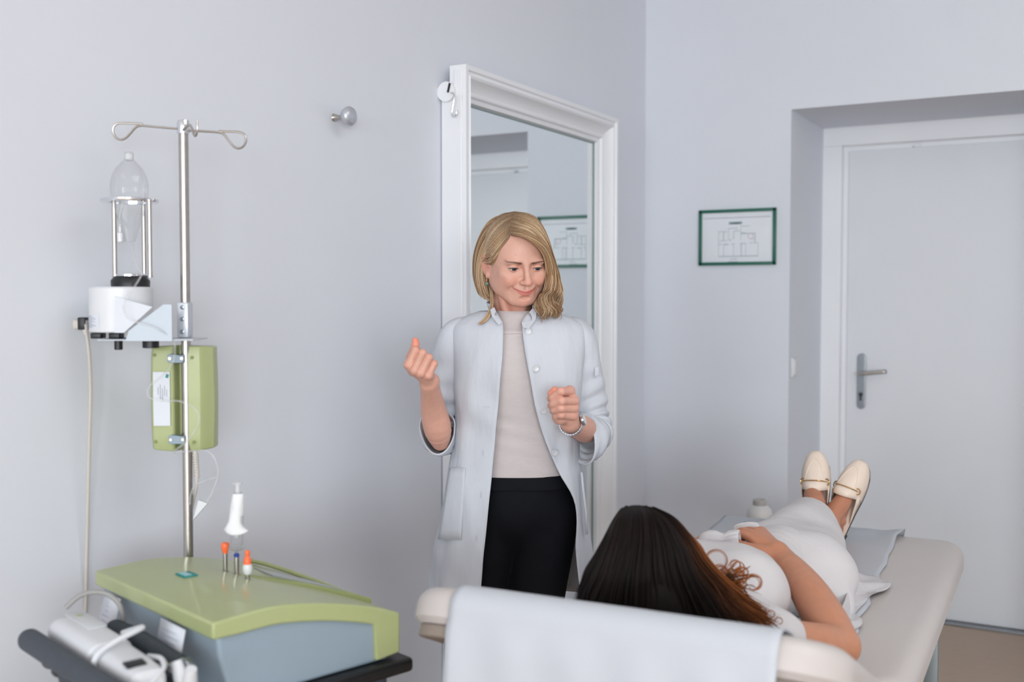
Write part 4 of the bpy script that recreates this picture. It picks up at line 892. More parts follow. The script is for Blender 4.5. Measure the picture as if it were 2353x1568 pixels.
# --- hidden trunk, upper arms and legs carry the clothes; neck
bv = Vol((-0.24, -0.16, 0.02), (0.25, 0.17, 1.50), 0.007)
SH_R, SH_L = wl(1062, 775, 0.01), wl(1322, 775, 0.01); EL_R, EL_L = wl(1016, 985, 0.03), wl(1352, 968, 0.012)
nb = wl(1183, 745, 0.01); ch = wl(1188, 850, 0.0); wa = wl(1190, 985, 0.01); hp2 = wl(1192, 1130, 0.01)
bv.cap(ch, wa, 0.085, 0.078, 0.05, sq=((0, 1, 0), 1.25)); bv.cap(wa, hp2, 0.08, 0.088, 0.05, sq=((0, 1, 0), 1.15)); bv.ell(ch + np.array([0, 0.0, -0.02]), (0.125, 0.085, 0.13), 0.03)
bv.cap(SH_R + np.array([0.02, 0, -0.01]), SH_L - np.array([0.02, 0, 0.01]), 0.042, 0.042, 0.03); bv.ell(hp2 + np.array([0, 0, -0.02]), (0.135, 0.09, 0.10), 0.04)
bv.chain([SH_R, EL_R], (0.036, 0.024), 0.01); bv.chain([SH_L, EL_L], (0.036, 0.024), 0.01)
bv.cap(EL_R, FA[3], 0.024, 0.026, 0.006); bv.cap(EL_L, q2(880, 900, -0.03), 0.024, 0.026, 0.006)
TP = {-1: wl(1112, 1260, 0.005), 1: wl(1246, 1250, 0.005)}; KP = {-1: wl(1086, 1420, 0.0), 1: wl(1228, 1420, 0.0)}; KN = {s: np.array([KP[s][0] + s * 0.012, 0.0, 0.45]) for s in (-1, 1)}; AN = {s: np.array([KN[s][0] + s * 0.015, 0.03, 0.075]) for s in (-1, 1)}
for s in (-1, 1): bv.limb([hp2 + np.array([s * 0.066, 0, -0.06]), TP[s], KP[s], KN[s], AN[s], AN[s] + np.array([s * 0.01, -0.09, -0.04])], (0.068, 0.066, 0.055, 0.044, 0.03, 0.02), 0.02)
bv.cap(wl(1180, 760, 0.015), HC + HR @ np.array([0, 0.026, -0.085]), 0.048, 0.047, 0.03)
BV, BF = bv.mesh(1)
hcol = face_colour(HVt)
nv = Vol(*(np.sort(np.array([wl(1120, 775, -0.09), wl(1260, 660, 0.10)]), axis=0)), 0.003)
nv.cap(wl(1180, 770, 0.012), HC + HR @ np.array([0, 0.024, -0.070]), 0.049, 0.0475, 0.02)
nv.cap(wl(1176, 757, -0.04), HC + HR @ np.array([-0.045, 0.005, -0.045]), 0.010, 0.009, 0.014); nv.cap(wl(1186, 757, -0.045), HC + HR @ np.array([0.045, 0.005, -0.045]), 0.010, 0.009, 0.014)
NV, NF = nv.mesh(2)
np_mesh('body', [(hw_(HVt), HFt), (RV, RFc), (LV, LFc), (BV, BF), (NV, NF)], M['skin'], woman, cols=[hcol, rc_, lc_, np.tile(np.array(lin((214, 164, 146))), (len(BV), 1)), np.tile(np.array(lin((206, 152, 132))), (len(NV), 1))])
# --- eyes
ew = mat('eye_white', (212, 202, 198), 0.15); ei = mat('iris_blue_grey', (58, 72, 88), 0.1, noise=(900, 0.2)); pu = mat('pupil_black', (10, 10, 12), 0.05)
lash = mat('dark_lashes', (46, 34, 30), 0.6)
for s in (-1, 1):
    c = EY[s]; gaze = np.array([0.06, -0.93, -0.27]); gaze /= np.linalg.norm(gaze)
    u = np.linspace(0, np.pi, 20); prof = [(0.0124 * math.sin(a), -0.0124 * math.cos(a)) for a in u]
    eb = MB().lathe(prof, (0, 0, 0), 28); eb.v = [hw_(v + c) for v in eb.v]; eo = eb.build('eye', ew, woman)
    ib_ = MB().lathe([(0.0064, 0.01065), (0.0060, 0.0114), (0.0035, 0.0123), (0.0, 0.0126)], (0, 0, 0), 24, gaze); ib_.v = [hw_(v + c) for v in ib_.v]; ib_.build('iris', ei, eo)
    ib_ = MB().lathe([(0.0024, 0.01255), (0.0, 0.0129)], (0, 0, 0), 18, gaze); ib_.v = [hw_(v + c) for v in ib_.v]; ib_.build('pupil', pu, eo)
    L = []
    for t in np.linspace(-0.0128, 0.0132, 16):
        uu = t / 0.0145; z = 0.0006 - 0.0040 * uu * uu + s * uu * 0.0002; L.append(c + np.array([t, -math.sqrt(max(0.01395 ** 2 - t * t - z * z, 0)), z]))
    lb_ = MB().tube(hw_(np.array(L)), [0.0003 + 0.00042 * math.sin(np.pi * i / 15) + 0.0003 * (i / 15 if s > 0 else 1 - i / 15) for i in range(16)], 6)
    for i in range(1, 15):                    # single lashes
        p = np.array(L[i]); o_ = np.array([(i - 7.5) * 0.00018, -0.0028, -0.0022]); lb_.tube(hw_(np.array([p, p + o_ * 0.6, p + o_ + np.array([0, -0.0008, 0.0005])])), [0.00028, 0.0002, 0.00008], 4, caps=False)
    lb_.build('eyelashes', lash, woman)['kind'] = 'stuff'
# --- hair: locks combed from the parting
def hp3(px, py, dd): return wl(px, py, dd)
G1 = [  # her right side (picture left): parting -> over the temple -> behind the ear -> shoulder; each guide from back to front
    [(1182, 489, 0.06), (1128, 508, 0.07), (1100, 560, 0.085), (1098, 620, 0.09), (1108, 662, 0.085), (1128, 684, 0.07)],
    [(1180, 490, 0.02), (1122, 520, 0.03), (1096, 575, 0.045), (1092, 630, 0.05), (1102, 668, 0.045), (1122, 684, 0.035)],
    [(1178, 494, -0.02), (1128, 530, -0.015), (1102, 578, 0.01), (1098, 632, 0.02), (1108, 670, 0.018), (1126, 686, 0.012)],
    [(1175, 505, -0.05), (1134, 540, -0.045), (1112, 582, -0.012), (1107, 632, 0.0), (1115, 672, 0.0), (1128, 688, 0.0)],
    [(1172, 525, -0.077), (1146, 552, -0.068), (1124, 580, -0.035), (1110, 598, -0.004), (1104, 640, 0.014), (1116, 682, 0.008)],
    [(1170, 540, -0.086), (1152, 562, -0.078), (1134, 584, -0.052), (1121, 591, -0.026), (1112, 593, -0.002), (1105, 614, 0.016)],
    [(1168, 546, -0.088), (1151, 572, -0.078), (1139, 590, -0.062), (1129, 596, -0.042), (1120, 594, -0.020), (1112, 595, 0.004)],
    [(1165, 550, -0.087), (1147, 580, -0.078), (1137, 596, -0.068), (1131, 603, -0.056), (1126, 606, -0.046), (1123, 606, -0.034)],
]
G2 = [  # her left side (picture right)
    [(1184, 489, 0.06), (1230, 505, 0.07), (1257, 560, 0.08), (1270, 630, 0.085), (1280, 690, 0.075), (1272, 722, 0.065)],
    [(1182, 489, 0.02), (1228, 505, 0.02), (1257, 560, 0.02), (1271, 625, 0.03), (1286, 680, 0.03), (1281, 722, 0.025)],
    [(1179, 493, -0.03), (1226, 512, -0.035), (1255, 560, -0.035), (1272, 620, -0.01), (1287, 670, -0.005), (1274, 690, -0.012)],
    [(1176, 506, -0.06), (1222, 524, -0.075), (1254, 560, -0.072), (1270, 610, -0.04), (1279, 660, -0.025), (1262, 695, -0.035)],
    [(1173, 525, -0.084), (1212, 536, -0.102), (1246, 564, -0.092), (1262, 604, -0.058), (1268, 650, -0.04), (1254, 700, -0.05)],
    [(1174, 540, -0.093), (1204, 544, -0.113), (1238, 564, -0.104), (1257, 592, -0.076), (1262, 635, -0.05), (1248, 690, -0.05)],
]
def surf(G, n=26):
    g = np.array([[wl(*p) for p in q] for q in G]); return np.array([spline(q, n) for q in g])
SCC, SCR = np.array([0, 0.011, 0.0305]), np.array([0.0755, 0.093, 0.083])
def off_scalp(p):
    q = ((p - HC) @ HR) / HS; e = (q - SCC) / SCR; nn = np.linalg.norm(e, axis=1, keepdims=True); up = sstep(-0.035, 0.0, q[:, 2:3])
    e2 = e / np.maximum(nn, 1e-6) * np.maximum(nn, 1.0 + 0.02 * ((np.arange(len(p)) * 7 % 5) / 5.0)[:, None] * 0 + 0.0)
    q2 = SCC + e2 * SCR; q = q * (1 - up) + q2 * up; return (q * HS) @ HR.T + HC
def combed(G, count, jit, rad, tipspread=0.5, n=26, seed=1, wave=0.0, endcut=0.12):
    r_ = np.random.default_rng(seed); S = surf(G, n); P, R_ = [], []
    for i in range(count):
        a = r_.uniform(0, len(S) - 1); k = min(int(a), len(S) - 2); t = a - k; base = S[k] * (1 - t) + S[k + 1] * t
        off = r_.normal(0, 1, 3) * jit; u = np.linspace(0, 1, n)[:, None]; p = base + off * (0.35 + u * (0.65 + tipspread)) 
        ph = a * 2.4 + r_.normal(0, 0.35); p = p + wave * u ** 2 * np.stack([np.sin(ph + u[:, 0] * 9), np.cos(ph + u[:, 0] * 8), 0.6 * np.sin(ph * 2 + u[:, 0] * 7)], 1)
        cut = 1 - r_.uniform(0, endcut); p = spline(p[: max(6, int(n * cut))], n)
        p = off_scalp(p)
        rr = rad * r_.uniform(0.6, 1.25) * np.clip(np.minimum(0.55 + np.linspace(0, 6, n), (1.0 - np.linspace(0, 1, n)) * 3.0 + 0.18), 0.12, 1)
        P.append(p); R_.append(rr)
    return P, R_
P, R_ = [], []
for args in ((G1, 620, 0.0026, 0.0018, 0.6, 26, 1, 0.0014, 0.10), (G2, 560, 0.0030, 0.0019, 0.7, 26, 2, 0.0035, 0.10)):
    a, b_ = combed(*args); P += a; R_ += b_
# wavy ends gathered on her left shoulder, and a long strand on the other side
G3 = [[(1262, 640, -0.02), (1258, 672, -0.04), (1240, 690, -0.062), (1232, 702, -0.07), (1238, 718, -0.075), (1244, 736, -0.078)],
      [(1268, 640, -0.02), (1264, 668, -0.045), (1250, 682, -0.07), (1246, 698, -0.08), (1258, 712, -0.082), (1256, 730, -0.078)],
      [(1274, 645, -0.01), (1272, 672, -0.04), (1262, 684, -0.07), (1266, 700, -0.08), (1278, 712, -0.075), (1268, 727, -0.07)],
      [(1280, 650, 0.01), (1282, 680, -0.02), (1276, 692, -0.05), (1282, 704, -0.06), (1284, 716, -0.055), (1274, 728, -0.05)]]
a, b_ = combed(G3, 280, 0.0045, 0.0018, 0.0, 26, 5, 0.006, 0.08); P += a; R_ += b_; NW = len(P)
G4 = [[(1124, 655, -0.004), (1128, 680, -0.012), (1129, 700, -0.03), (1122, 722, -0.06), (1110, 738, -0.075), (1095, 747, -0.08)],
      [(1128, 655, -0.002), (1133, 682, -0.012), (1132, 705, -0.035), (1125, 727, -0.065), (1112, 742, -0.078), (1099, 746, -0.08)]]
a, b_ = combed(G4, 30, 0.0016, 0.0012, 0.2, 26, 6, 0.001, 0.12); P += a; R_ += b_
# back of the head
G5 = [[(1182, 490, 0.05), (1140, 505, 0.10), (1112, 560, 0.135), (1112, 630, 0.135), (1122, 690, 0.115), (1135, 715, 0.10)],
      [(1182, 490, 0.06), (1182, 500, 0.14), (1182, 560, 0.165), (1184, 630, 0.15), (1186, 700, 0.12), (1188, 725, 0.11)],
      [(1184, 490, 0.05), (1230, 505, 0.11), (1258, 560, 0.14), (1268, 630, 0.135), (1272, 690, 0.11), (1262, 722, 0.09)]]
a, b_ = combed(G5, 220, 0.003, 0.0040, 0.3, 22, 7, 0.001, 0.05); P += a; R_ += b_
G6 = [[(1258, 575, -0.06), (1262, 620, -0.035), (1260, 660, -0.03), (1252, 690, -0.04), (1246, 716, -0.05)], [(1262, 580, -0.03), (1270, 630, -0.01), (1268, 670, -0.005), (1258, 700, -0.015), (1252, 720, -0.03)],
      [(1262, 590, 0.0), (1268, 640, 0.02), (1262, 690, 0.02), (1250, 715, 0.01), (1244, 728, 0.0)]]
ND = len(P); a, b_ = combed(G6, 110, 0.003, 0.0022, 0.4, 22, 9, 0.003, 0.1); P += a; R_ += b_; ND2 = len(P)  # inner locks behind her cheek, the shade there painted as dark brown
HVv, HFv, hi_ = locks(P, R_, 6, 0.55)
lr = np.random.default_rng(3); tone = lr.random(len(P)); t_ = tone[hi_[:, 0].astype(int)][:, None]; u_ = hi_[:, 1:2]
dark, mid, lightc = np.array(lin((92, 66, 46))), np.array(lin((160, 127, 94))), np.array(lin((214, 188, 154)))
hc_ = mid * (1 - t_) + (lightc * (t_ > 0.5) + dark * 1.25 * (t_ <= 0.5)) * t_ * 0.75 + mid * t_ * 0.25
rootw = (1 - sstep(0.0, 0.22, u_)) * 0.65; hc_ = hc_ * (1 - rootw) + dark * rootw
li = hi_[:, 0:1]; dk = ((li >= ND) & (li < ND2)) * 0.75 + ((li >= 1180) & (li < NW)) * 0.35; hc_ = hc_ * (1 - dk) + np.array(lin((96, 66, 44))) * dk  # painted shade on the inner locks; the wavy ends are browner hair
tipw = sstep(0.55, 1.0, u_) * 0.35 * (t_ < 0.6); hc_ = hc_ * (1 - tipw) + np.array(lin((166, 120, 82))) * tipw
M['hair'] = mat('blonde_hair', (180, 150, 112), 0.38, noise=(160, 0.10), attr='col', spec=0.35)
# scalp cap under the locks
cv = Vol((-0.10, -0.11, -0.09), (0.10, 0.13, 0.14), 0.003)
cv.ell((0, 0.012, 0.030), (0.0712, 0.088, 0.0785), 0.004); cv.ell((0, 0.05, -0.03), (0.066, 0.05, 0.055), 0.03)
cv.put(lambda X, Y, Z: -(Y + 0.045 - 0.85 * (Z - 0.045)) * 0.75 + 0 * X, (-0.1, -0.12, -0.1), (0.1, 0.13, 0.14), 0.004, op='s') if False else None
cv.ell((0.012, -0.098, -0.005), (0.072, 0.060, 0.086), 0.006, op='s'); cv.ell((0, -0.05, -0.09), (0.09, 0.07, 0.075), 0.01, op='s')
for s in (-1, 1): cv.ell((s * 0.085, -0.01, -0.02), (0.03, 0.035, 0.042), 0.006, op='s')
CVv, CFv = cv.mesh(1)
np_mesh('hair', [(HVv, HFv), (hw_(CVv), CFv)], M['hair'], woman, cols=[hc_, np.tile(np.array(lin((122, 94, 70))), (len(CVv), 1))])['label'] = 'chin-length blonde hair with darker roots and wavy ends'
# --- earring
er = wl(1119, 644, -0.026)
eg = MB().lathe([(0, -0.0042), (0.0025, -0.0038), (0.0042, 0), (0.0036, 0.003), (0, 0.0044)], er + np.array([0, 0, -0.0085]), 18).build('earring', mat('green_glass_bead', (96, 130, 118), 0.08, coat=0.6), woman)
a = np.linspace(0, 2 * np.pi, 18); MB().tube(np.stack([er[0] + 0 * a, er[1] + 0.0032 * np.cos(a), er[2] + 0.0042 * np.sin(a)], 1), 0.0005, 6).build('ear_wire', mat('gold_wire', (210, 160, 90), 0.2, 1.0), eg)
# ------------------------------------------------------------------ her clothes
M['coat'] = mat('white_cotton', (196, 199, 206), 0.8, noise=(30, 0.012), bump=(9, 0.55, 0.012), stretch=(2.2, 2.2, 0.8))
M['knit'] = mat('pale_beige_knit', (198, 188, 187), 0.85, noise=(60, 0.03), bump=(500, 0.12), stretch=(1, 1, 3))
M['navy'] = mat('navy_black_cloth', (9, 11, 18), 0.85, noise=(40, 0.08), bump=(200, 0.06), spec=0.25)
def body_rings(levels, n=96, open_=True, fold=0.0, zback=0.0, subdiv=5):
    """levels: (py, left, right, edge_left, edge_right, half depth, centre depth); a fine stack of horizontal cross-sections"""
    rows = []
    for q in levels:
        py, L, Rr, xl, xr, b_, y0 = q[:7]; pc = wl(L, py, 0.0); pr = wl(Rr, py, 0.0); fl = wl(xl, py, y0 - b_); fr = wl(xr, py, y0 - b_)
        rows.append([pc[2], (pc[0] + pr[0]) / 2, (pr[0] - pc[0]) / 2, fl[0], fr[0], b_, y0])
    rows = spline(rows, (len(rows) - 1) * subdiv + 1); out = []
    for z, xc, a, xl, xr, b_, y0 in rows:
        ex = 0.85
        f = lambda x: math.asin(np.clip(np.sign(x - xc) * (abs(x - xc) / a) ** (1 / ex), -0.99, 0.99))
        if open_: ph = np.linspace(f(xl), f(xr) - 2 * np.pi, n)
        else: ph = np.linspace(0, -2 * np.pi, n, endpoint=False)
        s_, c_ = np.sin(ph), np.cos(ph); x = xc + a * np.sign(s_) * np.abs(s_) ** ex; y = y0 - b_ * np.sign(c_) * np.abs(c_) ** 0.85
        d = np.zeros(n)
        if fold:
            A = fold * (0.25 + 1.3 * sstep(1.15, 0.55, z)); d = A * (np.sin(5 * ph + 5 * z + 1) + 0.6 * np.sin(9 * ph - 7 * z) + 0.35 * np.sin(17 * ph + 11 * z)) * np.clip(1.15 - 0.5 * c_, 0, 1)
            d += 0.0050 * np.clip(np.sin(x * 52 + 2.2 * np.sin(z * 7 + 1) + z * 6), 0, 1) ** 3 * sstep(1.38, 1.2, z) + 0.0035 * np.sin(x * 46 + z * 31 + 2 * np.sin(z * 17)) * np.exp(-((z - 1.20) / 0.12) ** 2) + 0.0016 * np.sin(x * 85 - z * 22 + 1.5 * np.sin(x * 30)) * sstep(1.42, 1.3, z)
            if open_: u = np.linspace(0, 1, n); d += 0.006 * (np.exp(-u / 0.03) + np.exp(-(1 - u) / 0.03))
        nx, ny = s_ / a, -c_ / b_; l = np.hypot(nx, ny); out.append(np.stack([x + d * nx / l, y + d * ny / l, z + zback * (1 - c_) / 2 * np.ones(n)], 1))
    return np.array(out)
COAT = [(716, 1104, 1262, 1143, 1216, 0.062, 0.015), (726, 1074, 1300, 1148, 1206, 0.074, 0.012), (738, 1052, 1326, 1155, 1199, 0.086, 0.01), (752, 1038, 1342, 1157, 1200, 0.098, 0.008), (775, 1036, 1346, 1157, 1202, 0.112, 0.006),
        (820, 1040, 1342, 1155, 1209, 0.125, 0.004), (870, 1044, 1336, 1150, 1219, 0.130, 0.004), (930, 1046, 1332, 1145, 1230, 0.127, 0.006), (1000, 1043, 1328, 1139, 1251, 0.122, 0.008), (1070, 1032, 1332, 1132, 1282, 0.126, 0.008),
        (1145, 1019, 1343, 1123, 1317, 0.136, 0.01), (1240, 1003, 1353, 1113, 1322, 0.146, 0.012), (1330, 987, 1361, 1105, 1330, 0.152, 0.014), (1392, 981, 1366, 1101, 1334, 0.156, 0.016)]
coat = MB().loft(body_rings(COAT, 110, True, 0.0036), closed=False).build('coat', M['coat'], woman, solid=0.003, smooth=80, fix=False)
# stand collar
R = []
for k, (py, g) in enumerate(((722, 0.0), (714, -0.002), (704, 0.001), (697, 0.004))):
    xl, xr = (1142, 1220) if k < 2 else (1137 - 2 * k, 1224)
    z = wl(1180, py, 0)[2]; c = wl(1181, py, 0.012); a_, b_ = 0.063 + g, 0.060 + g; fl = wl(xl, py, -0.05)[0]; fr = wl(xr, py, -0.05)[0]
    ph = np.linspace(math.asin(np.clip((fl - c[0]) / a_, -1, 1)), math.asin(np.clip((fr - c[0]) / a_, -1, 1)) - 2 * np.pi, 60)
    R.append(np.stack([c[0] + a_ * np.sin(ph), 0.014 - b_ * np.cos(ph), z - 0.006 + 0.016 * (1 - np.cos(ph)) / 2 * (0.4 + 0.2 * k)], 1))
MB().loft(np.array(R), closed=False).build('collar', M['coat'], coat, solid=0.003, smooth=60, fix=False)
def flap(L, name, dd=0.0):
    P = np.array([wl(*q) for q in L]); c = P.mean(0); n = len(P)
    return MB().add(np.concatenate([P, P + np.array([0, 0.003, 0])]), [tuple(range(n)), tuple(range(2 * n - 1, n - 1, -1))] + [(i, n + i, n + (i + 1) % n, (i + 1) % n) for i in range(n)]).build(name, M['coat'], coat, bevel=0.001)
flap([(1224, 708, -0.058), (1216, 718, -0.068), (1222, 728, -0.075), (1222, 736, -0.082), (1198, 741, -0.094), (1202, 754, -0.103), (1216, 756, -0.106), (1231, 735, -0.085), (1234, 715, -0.06)], 'collar_tip')
flap([(1136, 706, -0.052), (1140, 716, -0.062), (1136, 724, -0.07), (1143, 726, -0.08), (1154, 741, -0.094), (1146, 748, -0.098), (1130, 728, -0.075), (1126, 712, -0.055)], 'collar_tip')
def sleeve(path, rad, name, cuff_n, wr, droop=(1, 1, (0, 0))):
    m, n = 64, 36; P = spline(np.array([wl(*q) for q in path]), m); r = spline(np.array(rad)[:, None], m)[:, 0]
    t = np.gradient(P, axis=0); t /= np.linalg.norm(t, axis=1)[:, None]; u = np.array([1.0, 0, 0]); R = []; a = np.linspace(0, 2 * np.pi, n, endpoint=False)
    for i in range(m):
        u = u - (u @ t[i]) * t[i]; u /= np.linalg.norm(u); w = np.cross(t[i], u); s_ = i / (m - 1)
        k = sstep(0.12, 0.5, s_) * sstep(1.0, 0.86, s_)
        d = 0.0058 * k * np.sin(s_ * 62 + 2.2 * np.sin(a + 1) + wr) * (0.55 + 0.45 * np.cos(a * 2 + s_ * 9)) + 0.0022 * np.sin(3 * a + s_ * 14 + wr)
        R.append(P[i] + (r[i] + d)[:, None] * (np.cos(a)[:, None] * u + np.sin(a)[:, None] * w))
    R = np.array(R); k0_ = sstep(0.78, 1.0, np.linspace(0, 1, m))
    for i in range(m):                      # the open end hangs: narrower across, longer down
        c = R[i].mean(0); d = R[i] - c; k = k0_[i]; low = np.clip(-d[:, 2:3] / 0.05, 0, 1)
        d[:, 0] *= 1 + (droop[0] - 1) * k; d[:, 2] *= 1 + (droop[1] - 1) * k * (d[:, 2] < 0); R[i] = c + d + k * low * np.array([droop[2][0], 0, droop[2][1]])
    o = MB().loft(R).build(name, M['coat'], coat, solid=0.0028, smooth=80, fix=False)
    i0 = int(m * cuff_n); C = []
    for i in range(i0, m): c = R[i].mean(0); C.append(c + (R[i] - c) * (1.03 + 0.012 * (i - i0) / (m - i0)))
    cc = R[-1].mean(0); C.append(cc + (R[-1] - cc) * 1.0 + t[-1] * 0.002)
    MB().loft(np.array(C)).build('cuff', M['coat'], o, solid=0.0022, smooth=80, fix=False); return o
sleeve([(1082, 768, 0.01), (1054, 782, 0.008), (1032, 845, 0.012), (1018, 910, 0.03), (1017, 965, 0.045), (1016, 1003, 0.028), (1010, 996, -0.012), (1003, 982, -0.048)],
       [0.040, 0.052, 0.048, 0.046, 0.044, 0.044, 0.045, 0.047], 'sleeve', 0.76, 0.0, (0.9, 1.3, (0.012, -0.008)))
sleeve([(1296, 768, 0.01), (1322, 782, 0.008), (1336, 845, 0.012), (1347, 910, 0.022), (1355, 958, 0.02), (1362, 988, 0.004), (1356, 1000, -0.022), (1334, 1004, -0.046)],
       [0.040, 0.052, 0.047, 0.047, 0.046, 0.045, 0.048, 0.053], 'sleeve', 0.80, 1.7, (0.9, 1.15, (0.004, -0.006)))
# buttons and buttonholes
def on_coat(px, py, lift=0.004):
    rr = np.interp(py, [c[0] for c in COAT], range(len(COAT))); i = int(rr); f_ = rr - i; q = np.array(COAT[i]) * (1 - f_) + np.array(COAT[min(i + 1, len(COAT) - 1)]) * f_
    for _ in range(3):
        a0, a1 = wl(q[1], py)[0], wl(q[2], py)[0]; xc, a_ = (a0 + a1) / 2, (a1 - a0) / 2; y = q[6] - q[5]; x = wl(px, py, y)[0]
        u = np.clip(abs(x - xc) / a_, 0, 0.98) ** (1 / 0.85); y = q[6] - q[5] * (1 - u * u) ** 0.425; x = wl(px, py, y)[0]
    p = wl(px, py, y); nrm = np.array([(x - xc) / a_ ** 2, (y - q[6]) / q[5] ** 2, 0]); nrm /= np.linalg.norm(nrm); return p + nrm * lift, nrm
bm_ = mat('white_button', (202, 203, 207), 0.25)
for px, py in ((1213, 762), (1229, 847), (1246, 944), (1270, 1040)):
    p, nn_ = on_coat(px, py, 0.009); bo = MB().lathe([(0, 0.0), (0.0078, 0), (0.0082, 0.0015), (0.0072, 0.0028), (0.0056, 0.0022), (0, 0.002)], p - nn_ * 0.001, 22, nn_).build('button', bm_, coat)
hm_ = mat('buttonhole_thread', (196, 198, 204), 0.8)
for px, py, w, h_ in ((1120, 935, 0.016, 0.0012), (1112, 1040, 0.0012, 0.014), (1107, 1137, 0.0012, 0.014), (1098, 1237, 0.0012, 0.014)):
    p, nn_ = on_coat(px, py, 0.0075); MB().box(p, (w, 0.0012, h_), rot=Matrix.Rotation(math.atan2(nn_[0], -nn_[1]), 3, 'Z')).build('buttonhole', hm_, coat, smooth=0)
# pockets
def strip_on_coat(L, w, name):
    R = []
    for px, py in L: p, nn_ = on_coat(px, py, 0.006); t_ = np.array([-nn_[1], nn_[0], 0]); R.append([p - t_ * w, p + nn_ * 0.002, p + t_ * w])
    return MB().loft(np.array(R), closed=False).build(name, M['coat'], coat, solid=0.0022, smooth=60)
strip_on_coat([(1331, 1085), (1335, 1125), (1341, 1175), (1343, 1228)], 0.0045, 'pocket_welt')
pk = []
for py in np.linspace(1075, 1240, 8): pk.append([on_coat(px, py, 0.0042)[0] for px in np.linspace(1036 - (py - 1075) * 0.16, 1072 - (py - 1075) * 0.06, 8)])
MB().loft(np.array(pk), closed=False).build('pocket', M['coat'], coat, solid=0.0012, smooth=60)
MB().box(wl(1371, 854, -0.028), (0.012, 0.004, 0.022), 0.0012, rot=Matrix.Rotation(0.5, 3, 'Z')).build('sleeve_tab', M['coat'], coat)
# sweater
SW = [(715, 1138, 1229, 0, 0, 0.0570, 0.015), (722, 1134, 1232, 0, 0, 0.0610, 0.012), (735, 1125, 1240, 0, 0, 0.068, 0.008), (750, 1108, 1256, 0, 0, 0.080, 0.004), (763, 1090, 1280, 0, 0, 0.0915, 0.002), (768, 1085, 1285, 0, 0, 0.0915, 0.002), (800, 1062, 1315, 0, 0, 0.1060, 0.002), (850, 1058, 1320, 0, 0, 0.1145, 0.003),
      (900, 1062, 1318, 0, 0, 0.1110, 0.005), (960, 1066, 1312, 0, 0, 0.1010, 0.008), (1020, 1064, 1313, 0, 0, 0.1000, 0.008), (1070, 1060, 1318, 0, 0, 0.1040, 0.008), (1084, 1060, 1319, 0, 0, 0.1040, 0.008)]
S_ = body_rings(SW, 96, False, 0.0, subdiv=6)
for i, ring in enumerate(S_):
    z = ring[0, 2]; ph = np.linspace(0, -2 * np.pi, 96, endpoint=False); k = sstep(1.20, 1.12, z) * 0.0030
    d = k * np.sin(z * 160 + 3 * np.sin(ph * 2)) * (0.5 + 0.5 * np.sin(3 * ph + z * 30)); ring[:, 1] -= d * np.cos(ph)
    py_seam = wl(1180, 763)[2]; ring[:, 1] -= 0.0025 * np.exp(-((z - py_seam - 0.004) / 0.006) ** 2) * (np.cos(ph) > 0)
    if i == 0: ring[:, 2] += 0.006 * (1 - np.cos(ph)) / 2
    edge = i == len(S_) - 1
SO = MB().loft(np.concatenate([(S_[:1] - S_[:1].mean(1, keepdims=True)) * 0.93 + S_[:1].mean(1, keepdims=True) - np.array([0, 0, 0.012]), S_])).build('sweater', M['knit'], woman, smooth=80, fix=False)
# trousers
tv = Vol((-0.25, -0.16, 0.05), (0.25, 0.18, 1.02), 0.0055)
hipc = wl(1190, 1145, 0.008)
tv.ell(hipc, (0.140, 0.107, 0.13), 0.02); tv.ell(wl(1190, 1095, 0.008), (0.134, 0.099, 0.06), 0.03); tv.put(lambda X, Y, Z: (Z - wl(1190, 1086)[2]) + 0 * X + 0 * Y, (-0.3, -0.3, 0.9), (0.3, 0.3, 1.1), 0.002, op='i') if False else None
for s, tp, kp in ((-1, wl(1112, 1260, 0.005), wl(1086, 1420, 0.0)), (1, wl(1246, 1250, 0.005), wl(1228, 1420, 0.0))):
    kn = np.array([kp[0] + s * 0.012, 0.0, 0.45]); an = np.array([kn[0] + s * 0.015, 0.03, 0.075])
    tv.limb([hipc + np.array([s * 0.066, 0, -0.03]), tp, kp, kn, an], (0.088, 0.0795, 0.069, 0.062, 0.058), 0.012)
    if s: AN[s] = an
TVv, TFf = tv.mesh(2)
zt = wl(1190, 1083)[2]; TVv[:, 2] = np.where(TVv[:, 2] > zt - 0.03, zt - 0.03 + (TVv[:, 2] - zt + 0.03) * 0.2, TVv[:, 2])
np_mesh('trousers', [(TVv, TFf)], M['navy'], woman)
WB = [(1080, 1062, 1318, 0, 0, 0.1000, 0.008), (1098, 1060, 1320, 0, 0, 0.1030, 0.008), (1114, 1057, 1322, 0, 0, 0.1060, 0.008)]
wb = MB().loft(body_rings(WB, 96, False, 0, subdiv=3)).build('waistband', M['navy'], woman, solid=0.004, smooth=80, fix=False)
for px in (1122, 1246, 1274):
    c = wl(px, 1102, -0.1); xc = wl(1190, 1098)[0]; u = (c[0] - xc) / 0.139; MB().box((c[0], 0.008 - 0.1052 * math.sqrt(max(0.05, 1 - u * u)) - 0.002, c[2] - 0.012), (0.009, 0.003, 0.022), 0.001).build('belt_loop', M['navy'], wb)
# shoes
for s in (-1, 1):
    sv = Vol(AN[s] + np.array([-0.07, -0.22, -0.08]), AN[s] + np.array([0.07, 0.09, 0.04]), 0.005)
    sv.limb([AN[s] + np.array([0, 0.03, -0.045]), AN[s] + np.array([0, -0.03, -0.03]), AN[s] + np.array([s * 0.01, -0.12, -0.048]), AN[s] + np.array([s * 0.013, -0.165, -0.052])], (0.033, 0.036, 0.034, 0.022), 0.01)
    a, b_ = sv.mesh(2); a[:, 2] = np.maximum(a[:, 2], 0.002); np_mesh('shoe', [(a, b_)], M['black'], woman)
